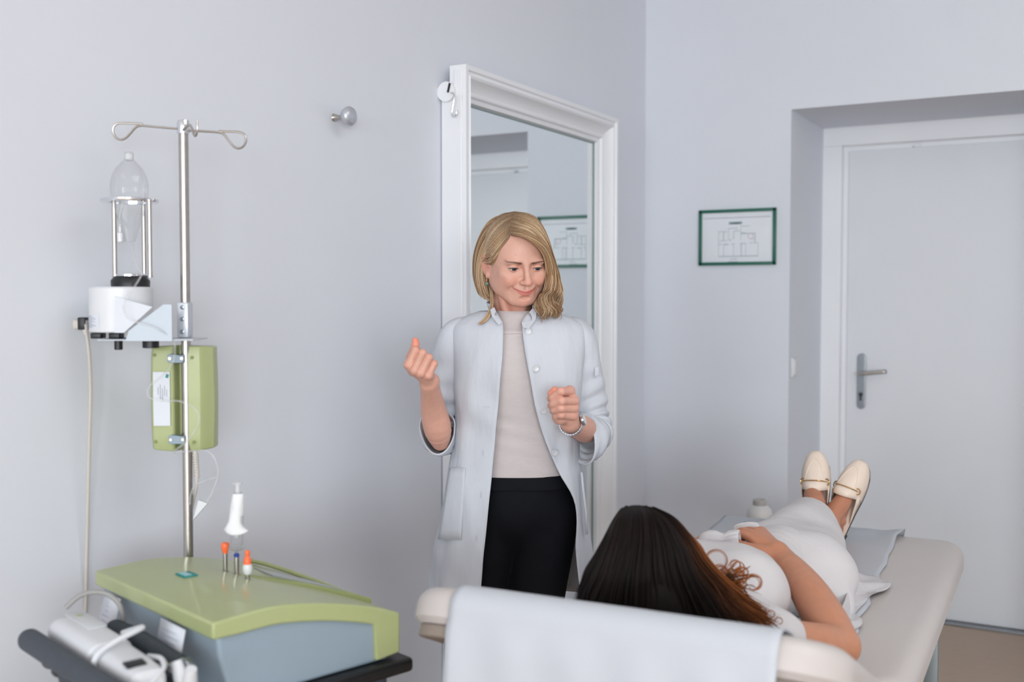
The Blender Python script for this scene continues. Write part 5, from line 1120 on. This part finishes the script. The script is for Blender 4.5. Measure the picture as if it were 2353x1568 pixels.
# watch on her left wrist
wcn = q2(600, 770, LD + 0.028); ax_ = np.array(q2(680, 800, LD + 0.06)) - np.array(LW); ax_ /= np.linalg.norm(ax_); u_ = np.array([1.0, 0, 0]); u_ -= (u_ @ ax_) * ax_; u_ /= np.linalg.norm(u_); w_ = np.cross(ax_, u_)
wcn = LW + ax_ * 0.012
ST = mat('watch_steel', (220, 222, 228), 0.15, 1.0)
st_ = MB(); K = 26
for k in range(K):
    a0, a1 = 2 * np.pi * k / K + 0.02, 2 * np.pi * (k + 1) / K - 0.02; r0, r1 = 0.0262, 0.0285; V = []
    for r in (r0, r1):
        for a in (a0, a1):
            for e in (-0.0055, 0.0055): V.append(wcn + r * (math.cos(a) * u_ + math.sin(a) * w_) + e * ax_)
    st_.add(V, [(0, 1, 3, 2), (4, 6, 7, 5), (0, 4, 5, 1), (2, 3, 7, 6), (0, 2, 6, 4), (1, 5, 7, 3)])
wt = st_.build('wristwatch', ST, woman, smooth=20); wt['label'] = 'silver link wristwatch'
dirn = u_ * 0.93 + np.array([0, -0.05, 0.25]); dirn -= (dirn @ ax_) * ax_; dirn /= np.linalg.norm(dirn)
MB().lathe([(0, 0.0), (0.0125, 0), (0.0135, 0.0025), (0.0125, 0.0065), (0, 0.0065)], wcn + dirn * 0.0262, 28, dirn).build('watch_case', ST, wt)
MB().lathe([(0, 0.0066), (0.0105, 0.0066), (0.0105, 0.0072), (0, 0.0072)], wcn + dirn * 0.0262, 28, dirn).build('watch_face', mat('pale_watch_face', (206, 210, 206), 0.2), wt)
# ------------------------------------------------------------------ the patient lying on the couch
PAT = 'dark-haired woman lying on the couch in off-white clothes, bare forearm across her belly'
po0 = cw((0.36, 0.95, 0.73)); patient = empty('person', po0, CR, label=PAT, cat='person')
def cv3(p): return np.asarray(p, float)
def couch_of(px, py, d): return (at(px, py, d) - CM[:3, 3]) @ CM[:3, :3]           # picture point at a distance, in couch axes
TAN = np.array(lin((188, 130, 101)))
M['tan_skin'] = mat('tan_skin', (196, 140, 112), 0.42, noise=(70, 0.04), bump=(420, 0.05), attr='col', sss=0.1)
M['linen'] = mat('off_white_linen', (204, 200, 201), 0.85, noise=(26, 0.02), bump=(16, 0.5, 0.008))
M['dark_hair'] = mat('dark_brown_hair', (40, 24, 18), 0.55, noise=(200, 0.15), attr='col', spec=0.12)
def link_c(name, parts, m, parent=patient, cols=None): return np_mesh(name, [(cw(V), F) for V, F in parts], m, parent, True, cols)
nrm_ = np.array([0, math.sin(TILT), math.cos(TILT)]); upv = np.array([0, -math.cos(TILT), math.sin(TILT)])
# head (same anatomy, eyes shut), turned a little towards the standing woman
PH = np.array([0.318, 0.315, 0.932]); fdir = nrm_ * math.cos(0.35) + np.array([-1.0, 0, 0]) * math.sin(0.35); fdir /= np.linalg.norm(fdir)
zax = upv - (upv @ fdir) * fdir; zax /= np.linalg.norm(zax); yax = -fdir; xax = np.cross(yax, zax); PR_ = np.stack([xax, yax, zax], 1)
def ph_(V): return np.asarray(V) * 0.97 @ PR_.T + PH
parts = [(ph_(HVt), HFt)]; cols = [face_colour(HVt) * np.array([0.78, 0.70, 0.64])]
for s in (-1, 1):
    ev = Vol(EY[s] - 0.018, EY[s] + 0.018, 0.003); ev.ell(EY[s], (0.0132,) * 3, 0.001); a, b_ = ev.mesh(0); parts.append((ph_(a), b_)); cols.append(np.tile(TAN, (len(a), 1)))
# trunk and limbs, one body under the clothes
RS, LS = np.array([0.515, 0.425, 0.818]), np.array([0.215, 0.45, 0.838])
RE, RW = couch_of(1928, 1484, 1.965), couch_of(1806, 1291, 2.205)
tb_ = Vol((0.05, 0.25, 0.715), (0.72, 1.72, 1.03), 0.0045)
tb_.limb([PH + PR_ @ np.array([0, 0.03, -0.06]), np.array([0.355, 0.44, 0.86])], (0.047, 0.05), 0.02, n=4)
tb_.limb([(0.355, 0.47, 0.83), (0.37, 0.62, 0.825), (0.385, 0.80, 0.805), (0.39, 0.95, 0.80)], (0.065, 0.075, 0.068, 0.075), 0.03); tb_.cap(RS - np.array([0.03, 0, 0]), LS + np.array([0.03, 0, 0]), 0.045, 0.045, 0.03)
LE, LWp = np.array([0.155, 0.70, 0.79]), couch_of(1625, 1250, 2.30)
tb_.limb([LS, LE], (0.04, 0.034), 0.02); tb_.limb([LE, LWp], (0.032, 0.024), 0.02)
tb_.limb([RS, (RS + RE) / 2 + np.array([0.012, 0, 0]), RE], (0.042, 0.039, 0.037), 0.012)
FAp = [RE, couch_of(1898, 1428, 2.02), couch_of(1862, 1366, 2.095), couch_of(1830, 1318, 2.165), RW]
tb_.limb(FAp, (0.0385, 0.041, 0.0375, 0.0295, 0.0245), 0.008, n=18)
hipL, hipR = np.array([0.345, 0.98, 0.805]), np.array([0.455, 0.98, 0.802])
ankR, ankL = np.array([0.386, 1.595, 0.79]), np.array([0.352, 1.56, 0.835])
tb_.limb([hipL, (0.375, 1.30, 0.83), (0.365, 1.45, 0.838), ankL], (0.08, 0.055, 0.045, 0.031), 0.02); tb_.limb([hipR, (0.425, 1.28, 0.795), (0.395, 1.46, 0.79), ankR], (0.08, 0.055, 0.045, 0.031), 0.02)
tv1, tf1 = tb_.mesh(1); tv1[:, 2] = np.maximum(tv1[:, 2], 0.7300 + np.clip(0.56 - tv1[:, 1], 0, None) * 0.446); parts.append((tv1, tf1)); cols.append(np.tile(TAN, (len(tv1), 1)))
# right hand
hs_ = Vol(np.array([0.2, 0.6, 0.8]), np.array([0.52, 1.02, 1.02]), 0.0022)
hs_.limb([RW - (RW - FAp[-2]) * 0.5, RW, couch_of(1786, 1270, 2.235)], (0.027, 0.0245, 0.024), 0.006, n=6)
mc_ = [couch_of(1733, 1242, 2.275), couch_of(1731, 1230, 2.295), couch_of(1738, 1224, 2.315), couch_of(1750, 1222, 2.335)]
pi_ = [couch_of(1704, 1228, 2.30), couch_of(1702, 1222, 2.325), couch_of(1712, 1222, 2.345), couch_of(1728, 1224, 2.36)]
ti_ = [couch_of(1680, 1242, 2.31), couch_of(1680, 1236, 2.335), couch_of(1690, 1236, 2.352), couch_of(1706, 1238, 2.365)]
for m_ in mc_: hs_.cap(couch_of(1788, 1272, 2.235), m_, 0.0185, 0.0115, 0.008)
for m_, p_, t2 in zip(mc_, pi_, ti_): hs_.limb([m_, (m_ + p_) / 2 + np.array([0, 0, 0.002]), p_, t2], (0.0108, 0.0095, 0.009, 0.0075), 0.0015, n=9)
hs_.limb([couch_of(1778, 1276, 2.225), couch_of(1748, 1266, 2.24), couch_of(1722, 1259, 2.255), couch_of(1692, 1250, 2.27)], (0.0165, 0.0135, 0.0105, 0.009), 0.006)
hv1, hf1 = hs_.mesh(1); parts.append((hv1, hf1)); cols.append(np.tile(TAN * np.array([1.0, 0.96, 0.94]), (len(hv1), 1)))
# feet
HEEL = {1: np.array([0.384, 1.655, 0.762]), -1: np.array([0.345, 1.615, 0.795])}; TOE = {1: np.array([0.441, 1.722, 0.940]), -1: np.array([0.335, 1.668, 0.965])}
for s, an in ((1, ankR), (-1, ankL)):
    fv = Vol(HEEL[s] - np.array([0.09, 0.14, 0.06]), TOE[s] + np.array([0.09, 0.07, 0.06]), 0.0035); ball = HEEL[s] * 0.30 + TOE[s] * 0.70
    fv.limb([an, HEEL[s] + np.array([0, -0.018, 0.012])], (0.031, 0.030), 0.01, n=4); fv.ell(HEEL[s], (0.029, 0.032, 0.032), 0.01)
    fv.limb([an + np.array([0, 0.015, 0.02]), HEEL[s] * 0.55 + TOE[s] * 0.45 + np.array([0, -0.028, 0.004]), ball + np.array([0, -0.010, 0])], (0.029, 0.025, 0.019), 0.012); fv.cap(HEEL[s], ball, 0.026, 0.020, 0.015); fv.cap(ball, TOE[s], 0.019, 0.009, 0.01)
    for q_ in (-1, 1): fv.ell(HEEL[s] * 0.8 + TOE[s] * 0.2 + np.array([q_ * 0.024, -0.028, 0.0]), (0.008, 0.012, 0.012), 0.012)
    a, b_ = fv.mesh(1); parts.append((a, b_)); cols.append(np.tile(TAN * np.array([0.9, 0.86, 0.84]), (len(a), 1)))
link_c('body', parts, M['tan_skin'], cols=cols)
# --- clothes
def ripple(V, amp, seed=0):
    n = np.stack([np.sin(V[:, 0] * 31 + V[:, 1] * 17 + seed), np.sin(V[:, 1] * 43 - V[:, 0] * 23 + 2 * np.sin(V[:, 0] * 19)), np.sin(V[:, 0] * 57 + V[:, 2] * 37 + 1.7 * np.sin(V[:, 1] * 21))], 1).sum(1) / 3
    V = V.copy(); V[:, 2] += amp * n * (V[:, 2] > 0.74); V[:, 0] += amp * 0.5 * n; return V
bl = Vol((0.04, 0.28, 0.715), (0.68, 1.06, 1.02), 0.005)
bl.ell((0.355, 0.57, 0.850), (0.148, 0.190, 0.088), 0.03, rot=rotm(math.radians(-8), 0, 0)); bl.ell((0.415, 0.57, 0.885), (0.070, 0.080, 0.056), 0.04); bl.ell((0.295, 0.58, 0.885), (0.070, 0.080, 0.056), 0.04); bl.cap(RS + np.array([-0.02, 0.01, 0]), LS + np.array([0.02, 0.01, 0]), 0.058, 0.058, 0.03)
bl.limb([(0.37, 0.62, 0.83), (0.385, 0.80, 0.815), (0.39, 0.98, 0.81)], (0.098, 0.085, 0.10), 0.04); bl.cap(RS - np.array([0.06, -0.02, 0.0]), RS + np.array([0.006, 0.014, -0.004]), 0.055, 0.048, 0.03)
bl.limb([LS, LE + np.array([0.0, 0, 0.005]), LE * 0.4 + LWp * 0.6], (0.055, 0.048, 0.040), 0.03)
bl.put(lambda X, Y, Z: (0.728 + np.clip(0.56 - Y, 0, None) * 0.446) - Z + 0 * X, (0, 0.2, 0.7), (0.8, 1.2, 1.1), 0.004, op='s') if False else None
a, b_ = bl.mesh(2); a = ripple(a, 0.0032, 1.0); a[:, 2] = np.maximum(a[:, 2], 0.7275 + np.clip(0.56 - a[:, 1], 0, None) * 0.446)
link_c('blouse', [(a, b_)], M['linen'])
dr = Vol((0.10, 0.82, 0.715), (0.68, 1.60, 0.99), 0.005)
dr.ell((0.395, 0.985, 0.800), (0.165, 0.14, 0.088), 0.03); dr.limb([(0.355, 1.0, 0.805), (0.383, 1.30, 0.838), (0.362, 1.46, 0.846)], (0.090, 0.074, 0.046), 0.05); dr.limb([(0.455, 1.0, 0.80), (0.430, 1.26, 0.795), (0.388, 1.46, 0.795)], (0.090, 0.062, 0.040), 0.05)
dr.limb([(0.48, 1.03, 0.765), (0.525, 1.08, 0.750)], (0.06, 0.035), 0.03, n=4); dr.limb([(0.48, 0.95, 0.77), (0.535, 0.93, 0.752)], (0.060, 0.034), 0.03, n=4)
dr.put(lambda X, Y, Z: (Y - 1.465 - 0.35 * (Z - 0.83)) + 0 * X, (0, 0.8, 0.7), (0.8, 1.7, 1.1), 0.003, op='i') if False else None
a, b_ = dr.mesh(2); a = ripple(a, 0.0038, 0.3); a[:, 2] = np.maximum(a[:, 2], 0.7275); k = sstep(1.45, 1.475, a[:, 1]); a[:, 1] = np.minimum(a[:, 1], 1.465 + 0.12 * (a[:, 2] - 0.83) + 0.02 * np.clip(a[:, 1] - 1.465, 0, 1))
dress = link_c('skirt', [(a, b_)], M['linen'])
# loose edge of the skirt spread on the couch
OU = [(1985, 1322), (2012, 1326), (2032, 1338), (2047, 1340), (2040, 1353), (2006, 1363), (1988, 1384), (1964, 1410), (1979, 1423), (1979, 1437), (1956, 1447), (1925, 1458)]
IN_ = [(1950, 1296, 0.79), (1952, 1310, 0.79), (1953, 1324, 0.79), (1952, 1338, 0.79), (1950, 1352, 0.79), (1946, 1366, 0.788), (1942, 1380, 0.786), (1936, 1394, 0.784), (1930, 1408, 0.782), (1924, 1422, 0.78), (1916, 1434, 0.78), (1908, 1444, 0.78)]
ou = spline(np.array([(at_z(x, y, 0.731) - CM[:3, 3]) @ CM[:3, :3] for x, y in OU]), 60); inn = spline(np.array([(at_z(x, y, z) - CM[:3, 3]) @ CM[:3, :3] for x, y, z in IN_]), 60); R = []
for k_ in np.linspace(0, 1, 14):
    q = inn * (1 - k_) + ou * k_; ii = np.arange(60); z = (inn[:, 2] - 0.731) * (1 - k_) ** 2.2 + 0.731 + 0.011 * math.sin(np.pi * min(k_ * 1.05, 1)) * (0.55 + 0.45 * np.sin(ii * 0.55 + k_ * 2)) * (0.4 + k_); q[:, 2] = z; R.append(q)
MB().loft(cw(np.array(R).reshape(-1, 3)).reshape(14, 60, 3), closed=False).build('skirt_edge', M['linen'], patient, True, solid=0.003, smooth=80, fix=False)
# gathered cuff of the far sleeve, by the hand
A0, A1 = couch_of(1700, 1244, 2.262), couch_of(1606, 1246, 2.29); ax2 = (A1 - A0) / np.linalg.norm(A1 - A0); u2 = np.array([0, 0.3, 1.0]); u2 -= (u2 @ ax2) * ax2; u2 /= np.linalg.norm(u2); w2 = np.cross(ax2, u2); R = []
for t, r in ((0.0, 0.021), (0.04, 0.022), (0.25, 0.0195), (0.36, 0.0135), (0.42, 0.0145), (0.55, 0.0205), (0.72, 0.0235), (0.88, 0.020), (0.97, 0.012), (1.0, 0.006)):
    a_ = np.linspace(0, 2 * np.pi, 56, endpoint=False); pl_ = 0.0020 * np.sin(a_ * 9 + t * 3) * (1 - abs(t - 0.4)) + 0.0012 * np.sin(a_ * 4 + 6 * t); R.append(A0 + (A1 - A0) * t + (r + pl_)[:, None] * (np.cos(a_)[:, None] * u2 + 0.9 * np.sin(a_)[:, None] * w2))
MB().loft(cw(np.array(R).reshape(-1, 3)).reshape(len(R), 56, 3)).build('sleeve_ruffle', M['linen'], patient, True, solid=0.002, smooth=80, fix=False)
B0, B1 = couch_of(1692, 1217, 2.40), couch_of(1740, 1212, 2.42); R = []
for t in np.linspace(0, 1, 10):
    a_ = np.linspace(0, 2 * np.pi, 40, endpoint=False); r = 0.014 * (0.55 + 0.45 * math.sin(np.pi * (0.15 + 0.8 * t))) + 0.0015 * np.sin(a_ * 6 + t * 5); R.append(B0 + (B1 - B0) * t + r[:, None] * np.stack([0.3 * np.cos(a_), np.cos(a_), np.sin(a_)], 1))
MB().loft(cw(np.array(R).reshape(-1, 3)).reshape(10, 40, 3), caps=True).build('knotted_tie', M['linen'], patient, True, smooth=80)
cl0 = at_z(1712, 1205, 0.7295)
hp_ = empty('hairpin', cl0 + np.array([0, 0, -0.0015]), CR, label='tiny dark hairpin lying on the white couch paper beyond the hand', cat='hairpin')
MB().tube(spline([cl0 + np.array([-0.009, 0.02, 0.0015]), cl0 + np.array([0, 0, 0.002]), cl0 + np.array([0.010, -0.026, 0.0015])], 10), [0.001, 0.0022, 0.0028, 0.003, 0.0028, 0.0025, 0.002, 0.0016, 0.0012, 0.0006], 8).build('pin', M['black'], hp_, True)
# --- loafers
SHOE = mat('cream_leather', (226, 208, 192), 0.42, noise=(60, 0.02), bump=(160, 0.06)); SOLE = mat('dark_brown_sole', (58, 48, 40), 0.5); GOLD = mat('gold_metal', (212, 168, 104), 0.18, 1.0); INS = mat('tan_lining', (196, 166, 140), 0.6)
for s, roll, wd in ((1, 0.22, 1.0), (-1, -0.20, 1.0)):
    toe = TOE[s] + (TOE[s] - HEEL[s]) / np.linalg.norm(TOE[s] - HEEL[s]) * 0.028; heel = HEEL[s] - (TOE[s] - HEEL[s]) / np.linalg.norm(TOE[s] - HEEL[s]) * 0.030
    ax3 = heel - toe; LN = np.linalg.norm(ax3); ax3 /= LN; nr = np.array([math.sin(roll) * -0.6, -1.0, 0.25]); nr -= (nr @ ax3) * ax3; nr /= np.linalg.norm(nr); sd = np.cross(ax3, nr); base = toe - nr * 0.030
    T = lambda l, w, h_: base + ax3 * l + sd * w + nr * h_
    hw3 = lambda l: np.interp(l, [0, 0.006, 0.02, 0.045, 0.075, 0.11, 0.15, 0.2, 0.235, LN - 0.004, LN], [0.006, 0.017, 0.027, 0.036, 0.0395, 0.0385, 0.034, 0.031, 0.029, 0.02, 0.006])
    R = []; a_ = np.linspace(0.0, np.pi, 25)
    for l in (0.0, 0.006, 0.014, 0.025, 0.04, 0.055, 0.07, 0.085, 0.098, 0.108, 0.116):
        H = np.interp(l, [0, 0.006, 0.02, 0.05, 0.09, 0.116], [0.010, 0.026, 0.038, 0.052, 0.068, 0.080]); w_ = hw3(l)
        R.append([T(l - 0.012 * max(0, l - 0.09) / 0.026 * (1 - abs(math.cos(q))) * 0 + (0.010 * (math.sin(q) ** 2) if l > 0.11 else 0), w_ * math.copysign(abs(math.cos(q)) ** 0.8, math.cos(q)), H * abs(math.sin(q)) ** 0.75) for q in a_])
    sh = MB().loft(cw(np.array(R).reshape(-1, 3)).reshape(len(R), 25, 3), closed=False).build('shoe', SHOE, patient, True, solid=0.003, smooth=70, fix=False); sh['label'] = 'cream loafer mule with a gold snaffle bar'
    # apron seam
    sm = []
    for q in np.linspace(-1, 1, 27):
        l = 0.030 + 0.066 * abs(q) ** 1.6; w_ = 0.68 * hw3(l) * (abs(q) ** 0.6) * np.sign(q); H = np.interp(l, [0, 0.006, 0.02, 0.05, 0.09, 0.116], [0.010, 0.026, 0.038, 0.052, 0.068, 0.080]); c_ = min(1, abs(w_) / hw3(l)) ** (1 / 0.8); sm.append(T(l, w_, H * math.sqrt(max(0, 1 - c_ * c_)) ** 0.75 + 0.0018))
    MB().tube(cw(np.array(sm)), 0.0013, 6).build('apron_seam', SHOE, sh, True) if False else MB().tube(cw(np.array(sm)), 0.0013, 6).build('apron_seam', SHOE, sh, False)
    # sole, insole, heel
    def outline(k=1.0, l1=LN): ls = np.concatenate([np.linspace(0, 0.03, 8), np.linspace(0.045, l1 - 0.02, 10), np.linspace(l1 - 0.014, l1, 6)]); return [(l, hw3(l) * k) for l in ls] + [(l, -hw3(l) * k) for l in ls[::-1]]
    for nm, h0, h1, mm, k in (('sole', -0.007, -0.001, SOLE, 1.04), ('insole', -0.001, 0.004, SHOE, 1.0)):
        o = outline(k); n = len(o); V = [T(l, w_, h0) for l, w_ in o] + [T(l, w_, h1) for l, w_ in o]
        MB().add(cw(np.array(V)), [(i, (i + 1) % n, n + (i + 1) % n, n + i) for i in range(n)] + [tuple(range(n - 1, -1, -1)), tuple(range(n, 2 * n))]).build(nm, mm, sh, False)
    o = [(l, w_) for l, w_ in outline(1.0) if l > LN - 0.06]; n = len(o); V = [T(l, w_, -0.024) for l, w_ in o] + [T(l, w_, -0.007) for l, w_ in o]
    MB().add(cw(np.array(V)), [(i, (i + 1) % n, n + (i + 1) % n, n + i) for i in range(n)] + [tuple(range(n - 1, -1, -1)), tuple(range(n, 2 * n))]).build('heel', SOLE, sh, False)
    for sg in (-1, 1):                       # low side walls of the vamp running back to the heel
        R = [[T(l, sg * hw3(l) * 0.98, 0.002), T(l, sg * hw3(l) * 0.98, hh3)] for l, hh3 in ((0.108, 0.05), (0.13, 0.034), (0.15, 0.022), (0.17, 0.012), (0.185, 0.005))]
        MB().loft(cw(np.array(R).reshape(-1, 3)).reshape(5, 2, 3), closed=False).build('side_wall', SHOE, sh, False, solid=0.003)
    lb3 = 0.096; Hb = 0.0715; bar = []
    for q in np.linspace(0.62, np.pi - 0.62, 15): bar.append(T(lb3, hw3(lb3) * math.copysign(abs(math.cos(q)) ** 0.8, math.cos(q)), Hb * math.sin(q) ** 0.75 + 0.0035))
    gb3 = MB().tube(cw(np.array(bar)), 0.0017, 8)
    for e in (bar[0], bar[-1]):
        c3 = e; ring = [c3 + 0.0085 * (math.cos(q) * ax3 + math.sin(q) * (sd * 0.75 + nr * (0.6 if e is bar[-1] else -0.6) * np.sign(1))) for q in np.linspace(0, 2 * np.pi, 21)]; gb3.tube(cw(np.array(ring)), 0.0018, 8, caps=False)
    gb3.build('snaffle_bar', GOLD, sh, False)['label'] = 'gold snaffle bar'
for o in list(patient.children):             # shoes were laid out in room space: bring their small pieces into the shoe's frame
    if o.name.startswith('shoe'):
        for c in o.children: c.matrix_parent_inverse = Matrix(np.array(patient.matrix_basis.inverted()).tolist())
# --- hair
def hd(px, py, d): return couch_of(px, py, d)
K1 = [  # from the outline at the viewer's left, across the crown, to the right and down over the shoulder
 [(1428, 1172, 1.93), (1412, 1196, 1.90), (1392, 1236, 1.87), (1364, 1290, 1.85), (1338, 1340, 1.84), (1312, 1420, 1.84)],
 [(1440, 1167, 1.90), (1420, 1200, 1.84), (1405, 1250, 1.81), (1385, 1310, 1.80), (1362, 1375, 1.80), (1345, 1470, 1.80)],
 [(1456, 1165, 1.88), (1448, 1196, 1.82), (1438, 1250, 1.785), (1424, 1315, 1.775), (1408, 1390, 1.775), (1398, 1500, 1.775)],
 [(1470, 1165, 1.88), (1480, 1194, 1.82), (1482, 1250, 1.785), (1480, 1315, 1.77), (1478, 1390, 1.77), (1480, 1510, 1.77)],
 [(1484, 1167, 1.88), (1512, 1196, 1.83), (1534, 1250, 1.795), (1548, 1315, 1.785), (1570, 1390, 1.785), (1610, 1500, 1.785)],
 [(1496, 1170, 1.90), (1536, 1200, 1.86), (1574, 1256, 1.83), (1604, 1318, 1.82), (1650, 1385, 1.82), (1720, 1480, 1.80)],
 [(1500, 1172, 1.92), (1544, 1202, 1.90), (1588, 1258, 1.88), (1622, 1316, 1.87), (1700, 1385, 1.86), (1800, 1446, 1.83)],
 [(1502, 1173, 1.95), (1546, 1202, 1.95), (1594, 1262, 1.93), (1632, 1318, 1.92), (1690, 1365, 1.91), (1750, 1405, 1.90)]]
def csurf(G, n): return np.array([spline([hd(*p) for p in q], n) for q in G])
def ccomb(G, count, jit, rad, seed, n=26, wave=0.0, cut0=0.1, lo=0.0, hi=None):
    r_ = np.random.default_rng(seed); S = csurf(G, n); P, R_, A_ = [], [], []
    for i in range(count):
        a = r_.uniform(lo, hi or len(S) - 1.001); k = int(a); t = a - k; u = np.linspace(0, 1, n)[:, None]; p = S[k] * (1 - t) + S[k + 1] * t + r_.normal(0, 1, 3) * jit * (0.3 + u * 1.2)
        ph = a * 3 + r_.normal(0, 0.8); p = p + wave * u ** 2.2 * np.stack([np.sin(ph + u[:, 0] * 16), np.cos(ph + u[:, 0] * 15), np.sin(ph * 1.3 + u[:, 0] * 14)], 1); p = spline(p[:max(8, int(n * (1 - r_.uniform(0, cut0))))], n)
        P.append(p); R_.append(rad * r_.uniform(0.6, 1.3) * np.clip(np.minimum(0.7 + np.linspace(0, 5, n), (1.02 - np.linspace(0, 1, n)) * 4), 0.15, 1)); A_.append(a)
    return P, R_, A_
P, R_, A_ = ccomb(K1, 900, 0.003, 0.0024, 11, wave=0.002, cut0=0.04)
p2, r2, a2 = ccomb(K1, 230, 0.006, 0.0020, 12, wave=0.011, lo=5.0, cut0=0.25); P += p2; R_ += r2; A_ += a2
cr = np.random.default_rng(5)                  # loose curls lying on the blouse
for cx_, cy_, rp, d in ((1655, 1317, 20, 1.98), (1658, 1318, 17, 1.985), (1697, 1306, 16, 2.0), (1690, 1300, 13, 2.0), (1733, 1340, 21, 1.98), (1730, 1342, 18, 1.98), (1647, 1290, 26, 1.99), (1700, 1322, 12, 1.98), (1725, 1394, 16, 1.94), (1750, 1406, 12, 1.93), (1772, 1412, 11, 1.92),
                        (1735, 1418, 9, 1.92), (1706, 1318, 15, 1.985), (1690, 1345, 12, 1.96), (1762, 1424, 12, 1.9), (1790, 1428, 9, 1.9)):
    for q in range(3):
        ph = cr.uniform(2.4, 4.0); tt_ = np.linspace(0, 1, 30); rr_ = rp * (1 - 0.25 * tt_) * cr.uniform(0.85, 1.1)
        st0 = np.array([cx_ - rp * 1.5 - 12 + cr.normal(0, 3), cy_ + rp * 1.1 + cr.normal(0, 3)])
        lp = [hd(st0[0], st0[1], d - 0.07), hd(st0[0] * 0.6 + 0.4 * (cx_ + rr_[0] * math.cos(ph)), st0[1] * 0.6 + 0.4 * (cy_ - rr_[0] * math.sin(ph)), d - 0.06)] + [hd(cx_ + rr_[i] * math.cos(ph - tt_[i] * 5.2) + cr.normal(0, 0.25), cy_ - rr_[i] * math.sin(ph - tt_[i] * 5.2), d - 0.05) for i in range(0, 30, 2)]
        P.append(spline(lp, 40)); R_.append(np.full(40, 0.00065) * cr.uniform(0.7, 1.3) * np.clip(np.linspace(8, 0.6, 40), 0, 1)); A_.append(9.0)
for i in range(90):                            # brown tuft under the curls
    x0, y0 = cr.uniform(1620, 1680), cr.uniform(1318, 1352); L_ = cr.uniform(35, 80); dx, dy = L_ * cr.uniform(0.5, 1.0), L_ * cr.uniform(-0.35, 0.6); ph = cr.uniform(0, 6)
    P.append(spline([hd(x0, y0, 1.88), hd(x0 + dx * 0.35 + 5 * math.sin(ph), y0 + dy * 0.3 + 5 * math.cos(ph), 1.895), hd(x0 + dx * 0.7 + 6 * math.cos(ph), y0 + dy * 0.7 - 5 * math.sin(ph), 1.905), hd(x0 + dx, y0 + dy, 1.90)], 20)); R_.append(0.0012 * np.clip(np.linspace(4, 0.3, 20), 0, 1)); A_.append(7.0)
VV, FF, inf = locks(P, R_, 6, 0.6); aa = np.array(A_)[inf[:, 0].astype(int)][:, None]; uu = inf[:, 1:2]; tn = np.random.default_rng(8).random(len(P))[inf[:, 0].astype(int)][:, None]
base = np.array(lin((21, 14, 12))) * (0.6 + 0.9 * tn); aub = np.array(lin((138, 80, 40))) * (0.55 + 0.9 * tn)
w = np.clip(sstep(4.7, 6.6, aa) * sstep(0.18, 0.62, uu) + 0.30 * sstep(6.0, 7.0, aa), 0, 1) * 0.92; ccol = base * (1 - w) + aub * w; ccol = np.where(aa > 8, aub * 1.5, ccol)
hm_v = Vol((0.12, 0.12, 0.80), (0.58, 0.56, 1.06), 0.005); hm_v.ell(PH + PR_ @ np.array([0, 0.012, 0.028]), (0.078, 0.090, 0.090), 0.01, rot=PR_)
hm_v.ell(PH + PR_ @ np.array([0.0, -0.07, -0.03]), (0.07, 0.06, 0.09), 0.01, rot=PR_, op='s')
hm_v.limb([PH + np.array([0.03, -0.03, -0.03]), hd(1560, 1350, 1.86), hd(1660, 1400, 1.87)], (0.07, 0.055, 0.035), 0.03)
ca_, cb_ = hm_v.mesh(2)
link_c('hair', [(VV, FF), (ca_, cb_)], M['dark_hair'], cols=[ccol, np.tile(np.array(lin((17, 11, 9))), (len(ca_), 1))])['label'] = 'long dark brown hair turning auburn and curly at the ends'
